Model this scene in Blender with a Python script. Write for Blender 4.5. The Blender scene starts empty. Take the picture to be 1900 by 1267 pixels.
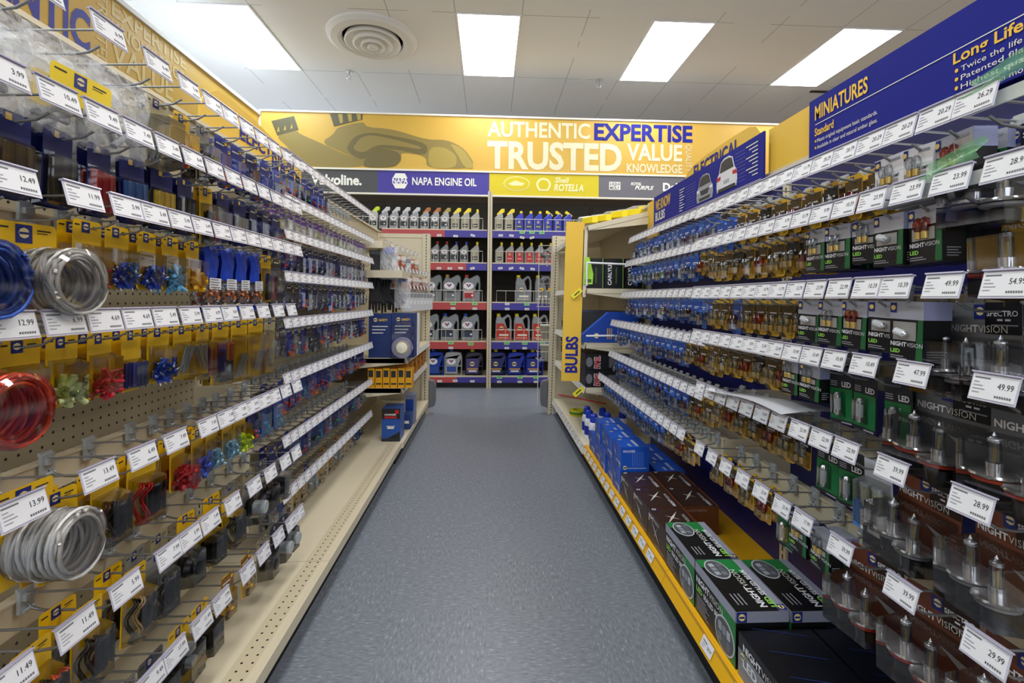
import bpy, math, random
from mathutils import Matrix, Vector
from mathutils.geometry import tessellate_polygon
random.seed(11)
S = bpy.context.scene
COL = S.collection
R = math.radians
# ------------------------------------------------------------------ camera, world, exposure
cam = bpy.data.cameras.new('camera')
cam.sensor_width = 36.0
cam.lens = 36.0 * 880 / 1900
cam.shift_y = -(633.5 - 554.0) / 1900
cam.clip_start = 0.02
cam.clip_end = 60
co = bpy.data.objects.new('camera', cam)
COL.objects.link(co)
_y, _r = R(2.74), 0.0095
_R0 = Vector((math.cos(_y), -math.sin(_y), 0)); _U0 = Vector((0, 0, 1))
_F = Vector((math.sin(_y), math.cos(_y), 0))
_X = _R0 * math.cos(_r) + _U0 * math.sin(_r); _U = _U0 * math.cos(_r) - _R0 * math.sin(_r)
co.matrix_world = Matrix(((_X.x, _U.x, -_F.x, 0), (_X.y, _U.y, -_F.y, 0), (_X.z, _U.z, -_F.z, 1.0), (0, 0, 0, 1)))
S.camera = co
W = bpy.data.worlds.new('world'); S.world = W; W.use_nodes = True
W.node_tree.nodes['Background'].inputs[0].default_value = (0.8, 0.88, 1.0, 1)
W.node_tree.nodes['Background'].inputs[1].default_value = 1.95
S.view_settings.view_transform = 'Standard'
S.view_settings.look = 'None'
S.view_settings.gamma = 1
S.view_settings.use_curve_mapping = False
S.view_settings.exposure = 0.38
LIGHT_STRENGTH = 12.0
S.cycles.transparent_max_bounces = 40
S.cycles.max_bounces = 10
S.cycles.diffuse_bounces = 6
S.cycles.use_denoising = True

# ------------------------------------------------------------------ materials
def lin(c):
    if isinstance(c, str):
        c = [int(c[i:i + 2], 16) / 255 for i in (1, 3, 5)]
    return [x / 12.92 if x <= 0.04045 else ((x + 0.055) / 1.055) ** 2.4 for x in c]
_M = {}
def M(c, rough=0.45, metal=0.0, spec=0.5):
    k = (c, rough, metal, spec)
    if k in _M: return _M[k]
    m = bpy.data.materials.new('mat_' + c.strip('#')); m.use_nodes = True
    b = m.node_tree.nodes['Principled BSDF']
    b.inputs['Base Color'].default_value = (*lin(c), 1)
    b.inputs['Roughness'].default_value = rough
    b.inputs['Metallic'].default_value = metal
    b.inputs['Specular IOR Level'].default_value = spec
    _M[k] = m
    return m
def newmat(name):
    m = bpy.data.materials.new(name); m.use_nodes = True
    nt = m.node_tree
    return m, nt, nt.nodes['Principled BSDF'], nt.nodes['Material Output']
def node(nt, t, **kw):
    n = nt.nodes.new(t)
    for k, v in kw.items(): setattr(n, k, v)
    return n
def math_(nt, op, a, b=None, c=None):
    n = node(nt, 'ShaderNodeMath', operation=op)
    for i, v in enumerate((a, b, c)):
        if v is None: continue
        if isinstance(v, (int, float)): n.inputs[i].default_value = v
        else: nt.links.new(v, n.inputs[i])
    return n.outputs[0]
def mixc(nt, fac, a, b):
    n = node(nt, 'ShaderNodeMix', data_type='RGBA')
    if isinstance(fac, (int, float)): n.inputs[0].default_value = fac
    else: nt.links.new(fac, n.inputs[0])
    for i, v in ((6, a), (7, b)):
        if isinstance(v, str): n.inputs[i].default_value = (*lin(v), 1)
        else: nt.links.new(v, n.inputs[i])
    return n.outputs[2]
def clear_mat(name, tint, fac, rough=0.06, dens=1.0):
    m, nt, b, out = newmat(name); nt.nodes.remove(b)
    t = node(nt, 'ShaderNodeBsdfTransparent'); t.inputs[0].default_value = (*[x * dens for x in lin(tint)], 1)
    g = node(nt, 'ShaderNodeBsdfGlossy'); g.inputs['Roughness'].default_value = rough
    lw = node(nt, 'ShaderNodeLayerWeight'); lw.inputs[0].default_value = 0.35
    f = math_(nt, 'MULTIPLY_ADD', lw.outputs['Fresnel'], 0.9, fac)
    mx = node(nt, 'ShaderNodeMixShader')
    nt.links.new(f, mx.inputs[0]); nt.links.new(t.outputs[0], mx.inputs[1]); nt.links.new(g.outputs[0], mx.inputs[2])
    nt.links.new(mx.outputs[0], out.inputs[0])
    return m
CLEAR = clear_mat('clear_plastic', '#fcfcfc', 0.05)
GLASS = clear_mat('bulb_glass', '#f4f7f8', 0.06, 0.05)
AMBER = clear_mat('amber_glass', '#f08a2c', 0.06, 0.04)
def milky(name, c, alpha):
    m, nt, b, out = newmat(name)
    b.inputs['Base Color'].default_value = (*lin(c), 1)
    b.inputs['Roughness'].default_value = 0.15
    tc = node(nt, 'ShaderNodeTexCoord'); nz = node(nt, 'ShaderNodeTexNoise'); nz.inputs['Scale'].default_value = 30; nz.inputs['Detail'].default_value = 4
    nt.links.new(tc.outputs['Object'], nz.inputs[0])
    bp = node(nt, 'ShaderNodeBump'); bp.inputs['Strength'].default_value = 0.9; bp.inputs['Distance'].default_value = 0.01
    nt.links.new(nz.outputs[0], bp.inputs['Height']); nt.links.new(bp.outputs[0], b.inputs['Normal'])
    b.inputs['Alpha'].default_value = alpha
    return m
POLY = milky('poly_bag', '#eceef0', 0.3)
BEIGE = M('#d6cbb0', 0.42); BEIGED = M('#b3a88c', 0.5)
STEEL = M('#b9c0c4', 0.28, 0.35); STEELD = M('#8f8f8e', 0.3, 0.5); CHROME = M('#dcdcde', 0.16, 0.8)
WHITE = M('#e9e9ec', 0.4); WIREW = M('#e2ddd0', 0.4)
YEL = M('#efb40c', 0.4); YELL = M('#f2c230', 0.4); NAVY = M('#1f2a78', 0.4); BLK = M('#0f0f11', 0.35); INK = M('#27272b', 0.6); GREY = M('#6f7076', 0.5); LINE = M('#9a9aa2', 0.6)
SIGNB = M('#23278c', 0.55, 0, .2); SIGNY = M('#e9bd3d', 0.5); TXTW = M('#e8e6da', 0.5); TXTY = M('#f3c33c', 0.5)
BULBBLUE = M('#2d74e0', 0.35); SILVER = M('#b8bbc6', 0.3, 0.3); GREEN = M('#1e7d3c', 0.4); LGREEN = M('#9be05a', 0.5)
BROWN = M('#38231b', 0.35); COPPER = M('#c4682e', 0.3, 0.8); BRASS = M('#d4b468', 0.3, 0.45)
RED = M('#c01420', 0.4); ORANGE = M('#f07a1c', 0.4)

def perf_mat(name, c, hole, px, pz, r, axes=('X', 'Z')):
    m, nt, b, out = newmat(name)
    tc = node(nt, 'ShaderNodeTexCoord'); sp = node(nt, 'ShaderNodeSeparateXYZ')
    nt.links.new(tc.outputs['Object'], sp.inputs[0])
    u = math_(nt, 'SUBTRACT', math_(nt, 'FLOORED_MODULO', sp.outputs[axes[0]], px), px / 2)
    v = math_(nt, 'SUBTRACT', math_(nt, 'FLOORED_MODULO', sp.outputs[axes[1]], pz), pz / 2)
    d = math_(nt, 'ADD', math_(nt, 'MULTIPLY', u, u), math_(nt, 'MULTIPLY', v, v))
    h = math_(nt, 'LESS_THAN', d, r * r)
    nt.links.new(mixc(nt, h, c, hole), b.inputs['Base Color'])
    b.inputs['Roughness'].default_value = 0.45
    return m
PEG = perf_mat('pegboard', '#a79b80', '#0c0b09', 0.0254, 0.0254, 0.0031)  # darker than the crossbars: the shade behind them is put into the colour
def slot_mat(name, c, pitch, w, h):
    m, nt, b, out = newmat(name)
    tc = node(nt, 'ShaderNodeTexCoord'); sp = node(nt, 'ShaderNodeSeparateXYZ')
    nt.links.new(tc.outputs['Object'], sp.inputs[0])
    u = math_(nt, 'LESS_THAN', math_(nt, 'ABSOLUTE', sp.outputs['X']), w / 2)
    v = math_(nt, 'LESS_THAN', math_(nt, 'FLOORED_MODULO', sp.outputs['Z'], pitch), h)
    nt.links.new(mixc(nt, math_(nt, 'MULTIPLY', u, v), c, '#0c0b09'), b.inputs['Base Color'])
    b.inputs['Roughness'].default_value = 0.45
    return m
SLOT = slot_mat('slotted_post', '#d6cbb0', 0.0254, 0.007, 0.016)

# ------------------------------------------------------------------ mesh builder
class MB:
    def __init__(s):
        s.v = []; s.f = []; s.m = []; s.sm = []; s.mats = []; s.T = None
    def add(s, vs, fs, mat, smooth=False):
        if mat in s.mats: k = s.mats.index(mat)
        else: k = len(s.mats); s.mats.append(mat)
        o = len(s.v)
        if s.T is not None: vs = [tuple(s.T @ Vector(p)) for p in vs]
        s.v += [tuple(p) for p in vs]
        s.f += [tuple(i + o for i in f) for f in fs]
        s.m += [k] * len(fs); s.sm += [smooth] * len(fs)
        return s
    def join(s, b, T=None):
        vs = b.v if T is None else [tuple(T @ Vector(p)) for p in b.v]
        o = len(s.v)
        mp = []
        for mt in b.mats:
            if mt in s.mats: mp.append(s.mats.index(mt))
            else: mp.append(len(s.mats)); s.mats.append(mt)
        s.v += vs; s.f += [tuple(i + o for i in f) for f in b.f]; s.m += [mp[i] for i in b.m]; s.sm += b.sm
        return s
    def box(s, x0, x1, y0, y1, z0, z1, mat):
        vs = [(x, y, z) for x in (x0, x1) for y in (y0, y1) for z in (z0, z1)]
        return s.add(vs, [(0, 1, 3, 2), (4, 6, 7, 5), (0, 4, 5, 1), (2, 3, 7, 6), (0, 2, 6, 4), (1, 5, 7, 3)], mat)
    def quad(s, a, b, c, d, mat): return s.add([a, b, c, d], [(0, 1, 2, 3)], mat)
    def rect(s, x0, x1, z0, z1, y, mat): return s.quad((x0, y, z0), (x1, y, z0), (x1, y, z1), (x0, y, z1), mat)
    def cyl(s, p0, p1, r0, mat, r1=None, n=10, caps=True):
        r1 = r0 if r1 is None else r1
        p0, p1 = Vector(p0), Vector(p1); d = (p1 - p0).normalized()
        a = d.orthogonal().normalized(); b = d.cross(a)
        vs = []
        for p, r in ((p0, r0), (p1, r1)):
            for i in range(n):
                t = 2 * math.pi * i / n
                vs.append(p + a * (r * math.cos(t)) + b * (r * math.sin(t)))
        s.add(vs, [(i, (i + 1) % n, n + (i + 1) % n, n + i) for i in range(n)], mat, True)
        if caps: s.add(vs, [tuple(range(n))[::-1], tuple(range(n, 2 * n))], mat)
        return s
    def tube(s, pts, r, mat, n=5, closed=False):
        P = [Vector(p) for p in pts]; k = len(P); vs = []; fs = []
        ref = None
        for i in range(k):
            if closed: d = P[(i + 1) % k] - P[i - 1]
            else: d = P[min(i + 1, k - 1)] - P[max(i - 1, 0)]
            d.normalize()
            if ref is None: ref = d.orthogonal().normalized()
            a = (ref - d * ref.dot(d))
            a = a.normalized() if a.length > 1e-6 else d.orthogonal().normalized()
            ref = a; b = d.cross(a)
            for j in range(n):
                t = 2 * math.pi * j / n
                vs.append(P[i] + a * (r * math.cos(t)) + b * (r * math.sin(t)))
        for i in range(k if closed else k - 1):
            for j in range(n):
                a0 = i * n; b0 = ((i + 1) % k) * n
                fs.append((a0 + j, a0 + (j + 1) % n, b0 + (j + 1) % n, b0 + j))
        s.add(vs, fs, mat, True)
        if not closed: s.add(vs, [tuple(range(n))[::-1], tuple(range((k - 1) * n, k * n))], mat)
        return s
    def lathe(s, prof, mat, n=14, c=(0, 0, 0), ax='Z', smooth=True, mats=None):
        vs = []; k = len(prof)
        for (r, h) in prof:
            for j in range(n):
                t = 2 * math.pi * j / n; x, y = r * math.cos(t), r * math.sin(t)
                p = (x, y, h) if ax == 'Z' else (x, -h, y) if ax == 'Y' else (h, x, y)
                vs.append((p[0] + c[0], p[1] + c[1], p[2] + c[2]))
        for i in range(k - 1):
            s.add(vs[i * n:(i + 2) * n], [(j, (j + 1) % n, n + (j + 1) % n, n + j) for j in range(n)], mats[i] if mats else mat, smooth)
        s.add(vs[:n], [tuple(range(n))[::-1]], mats[0] if mats else mat); s.add(vs[-n:], [tuple(range(n))], mats[-1] if mats else mat)
        return s
    def prism(s, poly, y0, y1, mat, ch=0.0, holes=(), side=None, back=True):
        """outline poly (x, z) counter-clockwise seen from the front; front face at y0 (towards -y), back at y1"""
        def inset(pl, d):
            o = []; n = len(pl)
            for i in range(n):
                p0, p1, p2 = Vector(pl[i - 1]), Vector(pl[i]), Vector(pl[(i + 1) % n])
                e0 = (p1 - p0); e1 = (p2 - p1)
                e0 = e0.normalized() if e0.length > 0 else e0; e1 = e1.normalized() if e1.length > 0 else e1
                n0 = Vector((-e0.y, e0.x)); n1 = Vector((-e1.y, e1.x))
                b = n0 + n1
                b = b / max(0.5, b.dot(b) / 2) if b.length > 1e-6 else n0
                q = p1 + b * d
                o.append((q.x, q.y))
            return o
        side = side or mat
        loops = [list(poly)] + [list(h) for h in holes]
        for y, pl_set in ((y0, loops), (y1, loops)):
            if y == y1 and not back: continue
            fl = [inset(l, ch) if ch else l for l in pl_set]
            tri = tessellate_polygon([[Vector((p[0], p[1], 0)) for p in l] for l in fl])
            flat = [p for l in fl for p in l]
            vs = [(p[0], y, p[1]) for p in flat]; fs = []
            for t in tri:
                a, b, c = [Vector(flat[i]) for i in t]
                cr = (b - a).x * (c - a).y - (b - a).y * (c - a).x
                ccw = cr > 0
                t = tuple(t)
                if (y == y0) != ccw: t = t[::-1]
                fs.append(t)
            s.add(vs, fs, mat)
        for l in loops:
            n = len(l); il = inset(l, ch) if ch else l
            rings = [(il, y0), (l, y0 + ch), (l, y1 - ch), (il, y1)] if ch else [(l, y0), (l, y1)]
            for (la, ya), (lb, yb) in zip(rings, rings[1:]):
                vs = [(p[0], ya, p[1]) for p in la] + [(p[0], yb, p[1]) for p in lb]
                s.add(vs, [(i, n + i, n + (i + 1) % n, (i + 1) % n) for i in range(n)], side, False)
        return s
    def text(s, body, x, z, size, mat, y=0.0, sx=1.0, bold=0.0, al='L', shear=0.0, res=2):
        vs, fs, w = glyphs(body, bold, res, shear)
        off = {'L': 0, 'C': -w / 2, 'R': -w}[al]
        return s.add([(x + (p[0] + off) * size * sx, y, z + p[1] * size) for p in vs], fs, mat)
    def build(s, name, parent=None):
        return link(name, s.mesh(name), parent)
    def mesh(s, name):
        me = bpy.data.meshes.new(name)
        me.from_pydata([tuple(p) for p in s.v], [], s.f)
        for mt in s.mats: me.materials.append(mt)
        me.polygons.foreach_set('material_index', s.m)
        me.polygons.foreach_set('use_smooth', s.sm)
        me.update()
        return me
_G = {}
def glyphs(body, bold, res, shear):
    k = (body, bold, res, shear)
    if k not in _G:
        c = bpy.data.curves.new('lettering', 'FONT'); c.body = body; c.size = 1; c.resolution_u = res; c.offset = bold; c.shear = shear
        o = bpy.data.objects.new('lettering', c)
        me = bpy.data.meshes.new_from_object(o)
        vs = [(p.co.x, p.co.y) for p in me.vertices]; fs = [tuple(p.vertices) for p in me.polygons]
        x0 = min([p[0] for p in vs], default=0); x1 = max([p[0] for p in vs], default=0)
        _G[k] = ([(p[0] - x0, p[1]) for p in vs], fs, x1 - x0)
        bpy.data.objects.remove(o); bpy.data.curves.remove(c); bpy.data.meshes.remove(me)
    return _G[k]
def link(name, data, parent=None, loc=None, rot=None):
    o = bpy.data.objects.new(name, data); COL.objects.link(o)
    if parent is not None: o.parent = parent
    if loc is not None: o.location = loc
    if rot is not None: o.rotation_euler = rot
    return o
def tag(o, label, cat, group=None):
    o['label'] = label; o['category'] = cat
    if group: o['group'] = group
    return o
def thing(name, label, cat, loc=(0, 0, 0), rz=0.0, group=None):
    return tag(link(name, None, None, loc, (0, 0, rz)), label, cat, group)
def structure(name, mb, loc=None):
    o = mb.build(name); o['kind'] = 'structure'
    if loc: o.location = loc
    return o
class Proto:
    """a thing made of named parts; spawn() puts one down, sharing the meshes"""
    def __init__(s, parts):
        s.parts = []
        for p in parts:
            s.parts.append((p[0], p[1].mesh(p[0]), [(q[0], q[1].mesh(q[0])) for q in (p[2] if len(p) > 2 else [])]))
        f = MB()
        for p in parts:
            f.join(p[1])
            for q in (p[2] if len(p) > 2 else []): f.join(q[1])
        s.whole = f; s._flat = None
    def spawn(s, name, label, cat, loc, rz=0.0, group=None, rx=0.0, flat=False, ry=0.0):
        if flat:
            if s._flat is None: s._flat = s.whole.mesh(name)
            o = tag(link(name, s._flat, None, loc, (rx, ry, rz)), label, cat, group)
            return o
        o = thing(name, label, cat, loc, rz, group); o.rotation_euler = (rx, ry, rz)
        for n, me, subs in s.parts:
            c = link(n, me, o)
            for n2, me2 in subs: link(n2, me2, c)
        return o
ORD = 'zeroth first second third fourth fifth sixth seventh eighth ninth tenth eleventh twelfth thirteenth fourteenth fifteenth sixteenth seventeenth eighteenth nineteenth twentieth'.split()
for _t, _b in ((20, 'twenty'), (30, 'thirty')):
    for _i in range(1, 10): ORD.append('%s-%s' % (_b, ORD[_i]))
    ORD.append('thirtieth' if _t == 20 else 'fortieth')
def rrect(x0, x1, z0, z1, r, n=3):
    o = []
    for cx_, cz_, a0 in ((x1 - r, z0 + r, -90), (x1 - r, z1 - r, 0), (x0 + r, z1 - r, 90), (x0 + r, z0 + r, 180)):
        for i in range(n + 1):
            t = R(a0 + 90 * i / n); o.append((cx_ + r * math.cos(t), cz_ + r * math.sin(t)))
    return o
def ell(cx_, cz_, rx, rz, n=20):
    return [(cx_ + rx * math.cos(2 * math.pi * i / n), cz_ + rz * math.sin(2 * math.pi * i / n)) for i in range(n)]
# ------------------------------------------------------------------ room shell
def floor_mat():
    m, nt, b, out = newmat('vinyl_tile_floor')
    tc = node(nt, 'ShaderNodeTexCoord'); sp = node(nt, 'ShaderNodeSeparateXYZ'); nt.links.new(tc.outputs['Object'], sp.inputs[0])
    def stretched(sx, sy, scale, loc):
        mp = node(nt, 'ShaderNodeMapping'); mp.inputs['Scale'].default_value = (sx, sy, 1); mp.inputs['Location'].default_value = (loc, loc, 0)
        nt.links.new(tc.outputs['Object'], mp.inputs[0])
        n = node(nt, 'ShaderNodeTexNoise'); n.inputs['Scale'].default_value = scale; n.inputs['Detail'].default_value = 3; n.inputs['Roughness'].default_value = 0.7
        nt.links.new(mp.outputs[0], n.inputs[0]); return n.outputs[0]
    tx = math_(nt, 'FLOOR', math_(nt, 'DIVIDE', sp.outputs['X'], 0.305)); ty = math_(nt, 'FLOOR', math_(nt, 'DIVIDE', sp.outputs['Y'], 0.305))
    ck = math_(nt, 'FLOORED_MODULO', math_(nt, 'ADD', tx, ty), 2)
    a = stretched(0.45, 1.6, 95, 0); c = stretched(1.6, 0.45, 95, 3)
    mx = node(nt, 'ShaderNodeMix'); nt.links.new(ck, mx.inputs[0]); nt.links.new(a, mx.inputs[2]); nt.links.new(c, mx.inputs[3])
    r = node(nt, 'ShaderNodeValToRGB'); nt.links.new(mx.outputs[0], r.inputs[0])
    e = r.color_ramp.elements
    e[0].position = 0.30; e[0].color = (*lin('#656b74'), 1); e[1].position = 0.74; e[1].color = (*lin('#b9bec4'), 1)
    q = e.new(0.46); q.color = (*lin('#787e88'), 1); q = e.new(0.60); q.color = (*lin('#828892'), 1)
    gx = math_(nt, 'LESS_THAN', math_(nt, 'FLOORED_MODULO', sp.outputs['X'], 0.305), 0.0016); gy = math_(nt, 'LESS_THAN', math_(nt, 'FLOORED_MODULO', sp.outputs['Y'], 0.305), 0.0016)
    g = math_(nt, 'MULTIPLY', math_(nt, 'MAXIMUM', gx, gy), 0.3)
    nt.links.new(mixc(nt, g, r.outputs[0], '#6a6e76'), b.inputs['Base Color'])
    b.inputs['Roughness'].default_value = 0.36; b.inputs['Specular IOR Level'].default_value = 0.4
    return m
def ceiling_mat():
    m, nt, b, out = newmat('ceiling_tiles')
    tc = node(nt, 'ShaderNodeTexCoord'); sp = node(nt, 'ShaderNodeSeparateXYZ'); nt.links.new(tc.outputs['Object'], sp.inputs[0])
    n = node(nt, 'ShaderNodeTexNoise'); n.inputs['Scale'].default_value = 260; n.inputs['Detail'].default_value = 2; nt.links.new(tc.outputs['Object'], n.inputs[0])
    n2 = node(nt, 'ShaderNodeTexNoise'); n2.inputs['Scale'].default_value = 1.1; nt.links.new(tc.outputs['Object'], n2.inputs[0])
    gx = math_(nt, 'LESS_THAN', math_(nt, 'FLOORED_MODULO', math_(nt, 'ADD', sp.outputs['X'], 0.339), 0.61), 0.007)
    gy = math_(nt, 'LESS_THAN', math_(nt, 'FLOORED_MODULO', math_(nt, 'SUBTRACT', sp.outputs['Y'], 4.336), 1.22), 0.007)
    g = math_(nt, 'MULTIPLY', math_(nt, 'MAXIMUM', gx, gy), math_(nt, 'MULTIPLY', math_(nt, 'GREATER_THAN', n2.outputs[0], 0.46), 0.55))
    base = mixc(nt, n.outputs[0], '#e8e7e4', '#f2f1ee')
    nt.links.new(mixc(nt, g, base, '#55524c'), b.inputs['Base Color']); b.inputs['Roughness'].default_value = 0.85
    return m
X0, X1, Y0, Y1, ZC = -3.7, 6.2, -4.2, 11.0, 3.6
structure('floor', MB().quad((X0, Y0, 0), (X1, Y0, 0), (X1, Y1, 0), (X0, Y1, 0), floor_mat()))
structure('ceiling', MB().box(X0, X1, Y0, Y1, ZC, ZC + 0.05, ceiling_mat()))
WALLM = M('#d8d4ca', 0.8)
structure('wall_right', MB().box(X1, X1 + 0.08, Y0, Y1, 0, ZC, M('#cdb083', 0.6)))
structure('wall_back', MB().box(X0, X1, Y1, Y1 + 0.08, 0, ZC, WALLM))
# unseen glazing added at the left and behind the viewpoint to brighten the ceiling
w_ = MB().box(X0 - .1, X0, Y0, Y1, 0, .5, WALLM).box(X0 - .1, X0, Y0, Y1, 3.35, ZC, WALLM)
for k in range(9): w_.box(X0 - .08, X0 - .02, Y0 + k * 1.9 - .03, Y0 + k * 1.9 + .03, .5, 3.35, M('#4a4a4c', 0.4))
structure('wall_left', w_)
structure('added_window_1', MB().quad((X0 - .05, Y0, .5), (X0 - .05, Y1, .5), (X0 - .05, Y1, 3.35), (X0 - .05, Y0, 3.35), CLEAR))
w_ = MB().box(X0, X1, Y0 - .1, Y0, 0, .5, WALLM).box(X0, X1, Y0 - .1, Y0, 3.35, ZC, WALLM)
for k in range(7): w_.box(X0 + k * 1.93 - .03, X0 + k * 1.93 + .03, Y0 - .08, Y0 - .02, .5, 3.35, M('#4a4a4c', 0.4))
structure('wall_front', w_)
structure('added_window_2', MB().quad((X0, Y0 - .05, .5), (X1, Y0 - .05, .5), (X1, Y0 - .05, 3.35), (X0, Y0 - .05, 3.35), CLEAR))
# partitions that carry the two header signs
structure('wall_partition_left', MB().box(-2.82, -2.70, Y0 + 0.1, 5.6, 0, 3.07, M('#cfc7b2', 0.7)).box(-2.83, -2.64, Y0 + 0.1, 5.6, 3.075, 3.11, M('#e4e4e2', 0.5)))
structure('wall_partition_back', MB().box(-2.82, 4.6, 6.12, 6.22, 0, 2.6, M('#5b5149', 0.9)))

def emit(name, c, s):
    m, nt, b, out = newmat(name); nt.nodes.remove(b)
    e = node(nt, 'ShaderNodeEmission'); e.inputs[0].default_value = (*c, 1); e.inputs[1].default_value = s
    nt.links.new(e.outputs[0], out.inputs[0]); return m
def light_proto(c):
    fr = MB()
    for a in ((-.305, -.285, -.61, .61), (.285, .305, -.61, .61), (-.285, .285, -.61, -.595), (-.285, .285, .595, .61)): fr.box(a[0], a[1], a[2], a[3], -0.008, 0.002, WHITE)
    df = MB().quad((-.285, .595, -0.003), (.285, .595, -0.003), (.285, -.595, -0.003), (-.285, -.595, -0.003), emit('lamp_diffuser', c, LIGHT_STRENGTH))
    return Proto([('frame', fr), ('diffuser', df)])
LPC = light_proto((0.80, 0.92, 1.0)); LPW = light_proto((1.0, 0.94, 0.85)); LPN = light_proto((0.97, 0.97, 0.97))
for x, y, p, lb in ((-2.47, 4.945, LPC, 'lit bluish-white ceiling panel beside the round air diffuser, above the yellow side sign'), (-0.03, 4.945, LPN, 'lit white ceiling panel over the middle of the aisle'),
                    (1.80, 4.945, LPN, 'lit white ceiling panel between the aisle panel and the one beside the blue header'), (3.63, 4.945, LPW, 'lit warm-white ceiling panel whose end nears the big blue header sign'),
                    (-2.47, 1.28, LPC, 'lit ceiling panel above the beige pegboard bay, out of the picture overhead'), (-0.03, 1.28, LPN, 'lit ceiling panel straight over the aisle, out of the picture overhead'), (1.80, 1.28, LPN, 'lit ceiling panel over the blue-backed bay, out of the picture overhead'),
                    (3.63, 1.28, LPW, 'lit ceiling panel beyond the blue-backed bay, out of the picture overhead'), (-0.03, -1.16, LPN, 'lit ceiling panel over the aisle behind the viewpoint'), (1.80, -1.16, LPW, 'lit ceiling panel behind the viewpoint over the blue side'), (-2.47, -1.16, LPC, 'lit ceiling panel behind the viewpoint over the beige side'),
                    (-2.47, 8.6, LPC, 'added lit ceiling panel, unseen past the header sign on its jug artwork side'), (-0.03, 8.6, LPN, 'added lit ceiling panel, unseen past the middle of the header sign'), (1.80, 8.6, LPN, 'added lit ceiling panel, unseen past the lettered end of the header sign')):  # row past the sign: unseen, added to brighten the far ceiling
    p.spawn('ceiling_light', lb, 'ceiling light', (x, y, ZC), 0, 'ceiling light panels')
# round air diffuser
d = thing('air_diffuser', 'round white ceiling air diffuser with concentric rings between two light panels', 'air vent', (-1.19, 4.82, ZC))
WD = M('#e6e4e0', 0.5); TH = M('#0d0c0b', 0.9)
MB().lathe([(.445, 0.0), (.44, -.02), (.40, -.045), (.335, -.05), (.30, -.035), (.292, -.004), (.292, 0.0)], WD, 48).build('outer_ring', d)
MB().lathe([(.262, -.012), (.275, -.055), (.262, -.062), (.215, -.03)], WD, 40).build('cone_ring', d)
MB().lathe([(.185, -.02), (.195, -.075), (.18, -.082), (.14, -.045)], WD, 36).build('cone_ring', d)
MB().lathe([(.112, -.035), (.12, -.095), (.105, -.10), (.075, -.06)], WD, 30).build('cone_ring', d)
MB().lathe([(.05, -.055), (.055, -.105), (.04, -.11), (.0, -.11)], WD, 22).build('centre_cap', d)
MB().lathe([(.292, -.003), (.0, -.003)], TH, 36).build('throat', d)
for x, y, lb in ((-1.64, 5.55, 'small chrome ceiling sprinkler head below the round diffuser'), (1.27, 5.56, 'small chrome ceiling sprinkler head below the second light panel')):
    s_ = thing('sprinkler_head', lb, 'sprinkler', (x, y, ZC), 0, 'ceiling sprinklers')
    MB().cyl((0, 0, 0), (0, 0, -.012), .04, CHROME, n=14).build('escutcheon', s_)
    MB().cyl((0, 0, -.01), (0, 0, -.05), .012, CHROME).tube([(-.02, 0, -.05), (-.022, 0, -.08), (0, 0, -.1), (.022, 0, -.08), (.02, 0, -.05)], .004, CHROME).build('frame', s_)
    MB().cyl((0, 0, -.1), (0, 0, -.105), .024, CHROME, n=12).build('deflector', s_)
o = MB().box(-.21, .21, -.02, .02, -.012, .0, BLK).box(-.22, .22, .02, .028, -.014, 0, WHITE).build('slot_vent'); o.location = (4.15, 5.68, ZC)
tag(o, 'thin dark slot vent in the ceiling just above the blue header edge', 'air vent')

# ------------------------------------------------------------------ back header sign and brand strip
def hexlogo(mb, x, z, r, mat, txt, y, sz):
    pts = [(x - r * .62, z + r), (x - r, z + .3 * r), (x - r, z - .3 * r), (x - r * .62, z - r), (x + r * .62, z - r), (x + r, z - .3 * r), (x + r, z + .3 * r), (x + r * .62, z + r)]
    mb.add([(p[0], y, p[1]) for p in pts], [tuple(range(8))], mat)
    mb.add([(x - r * 1.1, y - .0006, z - .34 * r), (x + r * 1.1, y - .0006, z - .34 * r), (x + r * 1.1, y - .0006, z + .34 * r), (x - r * 1.1, y - .0006, z + .34 * r)], [(0, 1, 2, 3)], txt)
YS = 5.58
sg = thing('header_sign', 'long yellow header sign reading AUTHENTIC EXPERTISE TRUSTED VALUE with oil jug artwork', 'sign', (0, YS, 0))
def grad_mat():
    m, nt, b, out = newmat('printed_yellow')
    tc = node(nt, 'ShaderNodeTexCoord'); n = node(nt, 'ShaderNodeTexNoise'); n.inputs['Scale'].default_value = 0.8; nt.links.new(tc.outputs['Object'], n.inputs[0])
    nt.links.new(mixc(nt, n.outputs[0], '#c99c30', '#d6b254'), b.inputs['Base Color']); b.inputs['Roughness'].default_value = 0.45; return m
PY = grad_mat()
MB().box(-2.66, 3.75, 0, .03, 2.495, 3.13, PY).build('panel', sg)
fr = MB()
for z in (2.475, 3.125): fr.box(-2.66, 3.75, -.012, .04, z, z + .02, M('#e8e4d8', 0.4))
fr.box(-2.66, -2.64, -.01, .03, 2.49, 3.13, M('#e8e4d8', 0.4)); fr.build('frame', sg)
T1 = M('#e4dcba', 0.5); T2 = M('#ddd3ac', 0.5)
t = MB(); yy = -.002
def fit(mb, body, x0, x1, z0, z1, mat, y, bold=.012, shear=0):
    w = glyphs(body, bold, 3, shear)[2]; h = (z1 - z0) / .72
    mb.text(body, x0, z0 + .01 * h, h, mat, y, (x1 - x0) / (w * h), bold, 'L', shear, 3)
fit(t, 'AUTHENTIC', -.04, 1.175, 2.905, 3.085, T1, yy, .022); fit(t, 'EXPERTISE', 1.225, 2.415, 2.895, 3.09, SIGNB, yy, .034)
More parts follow.
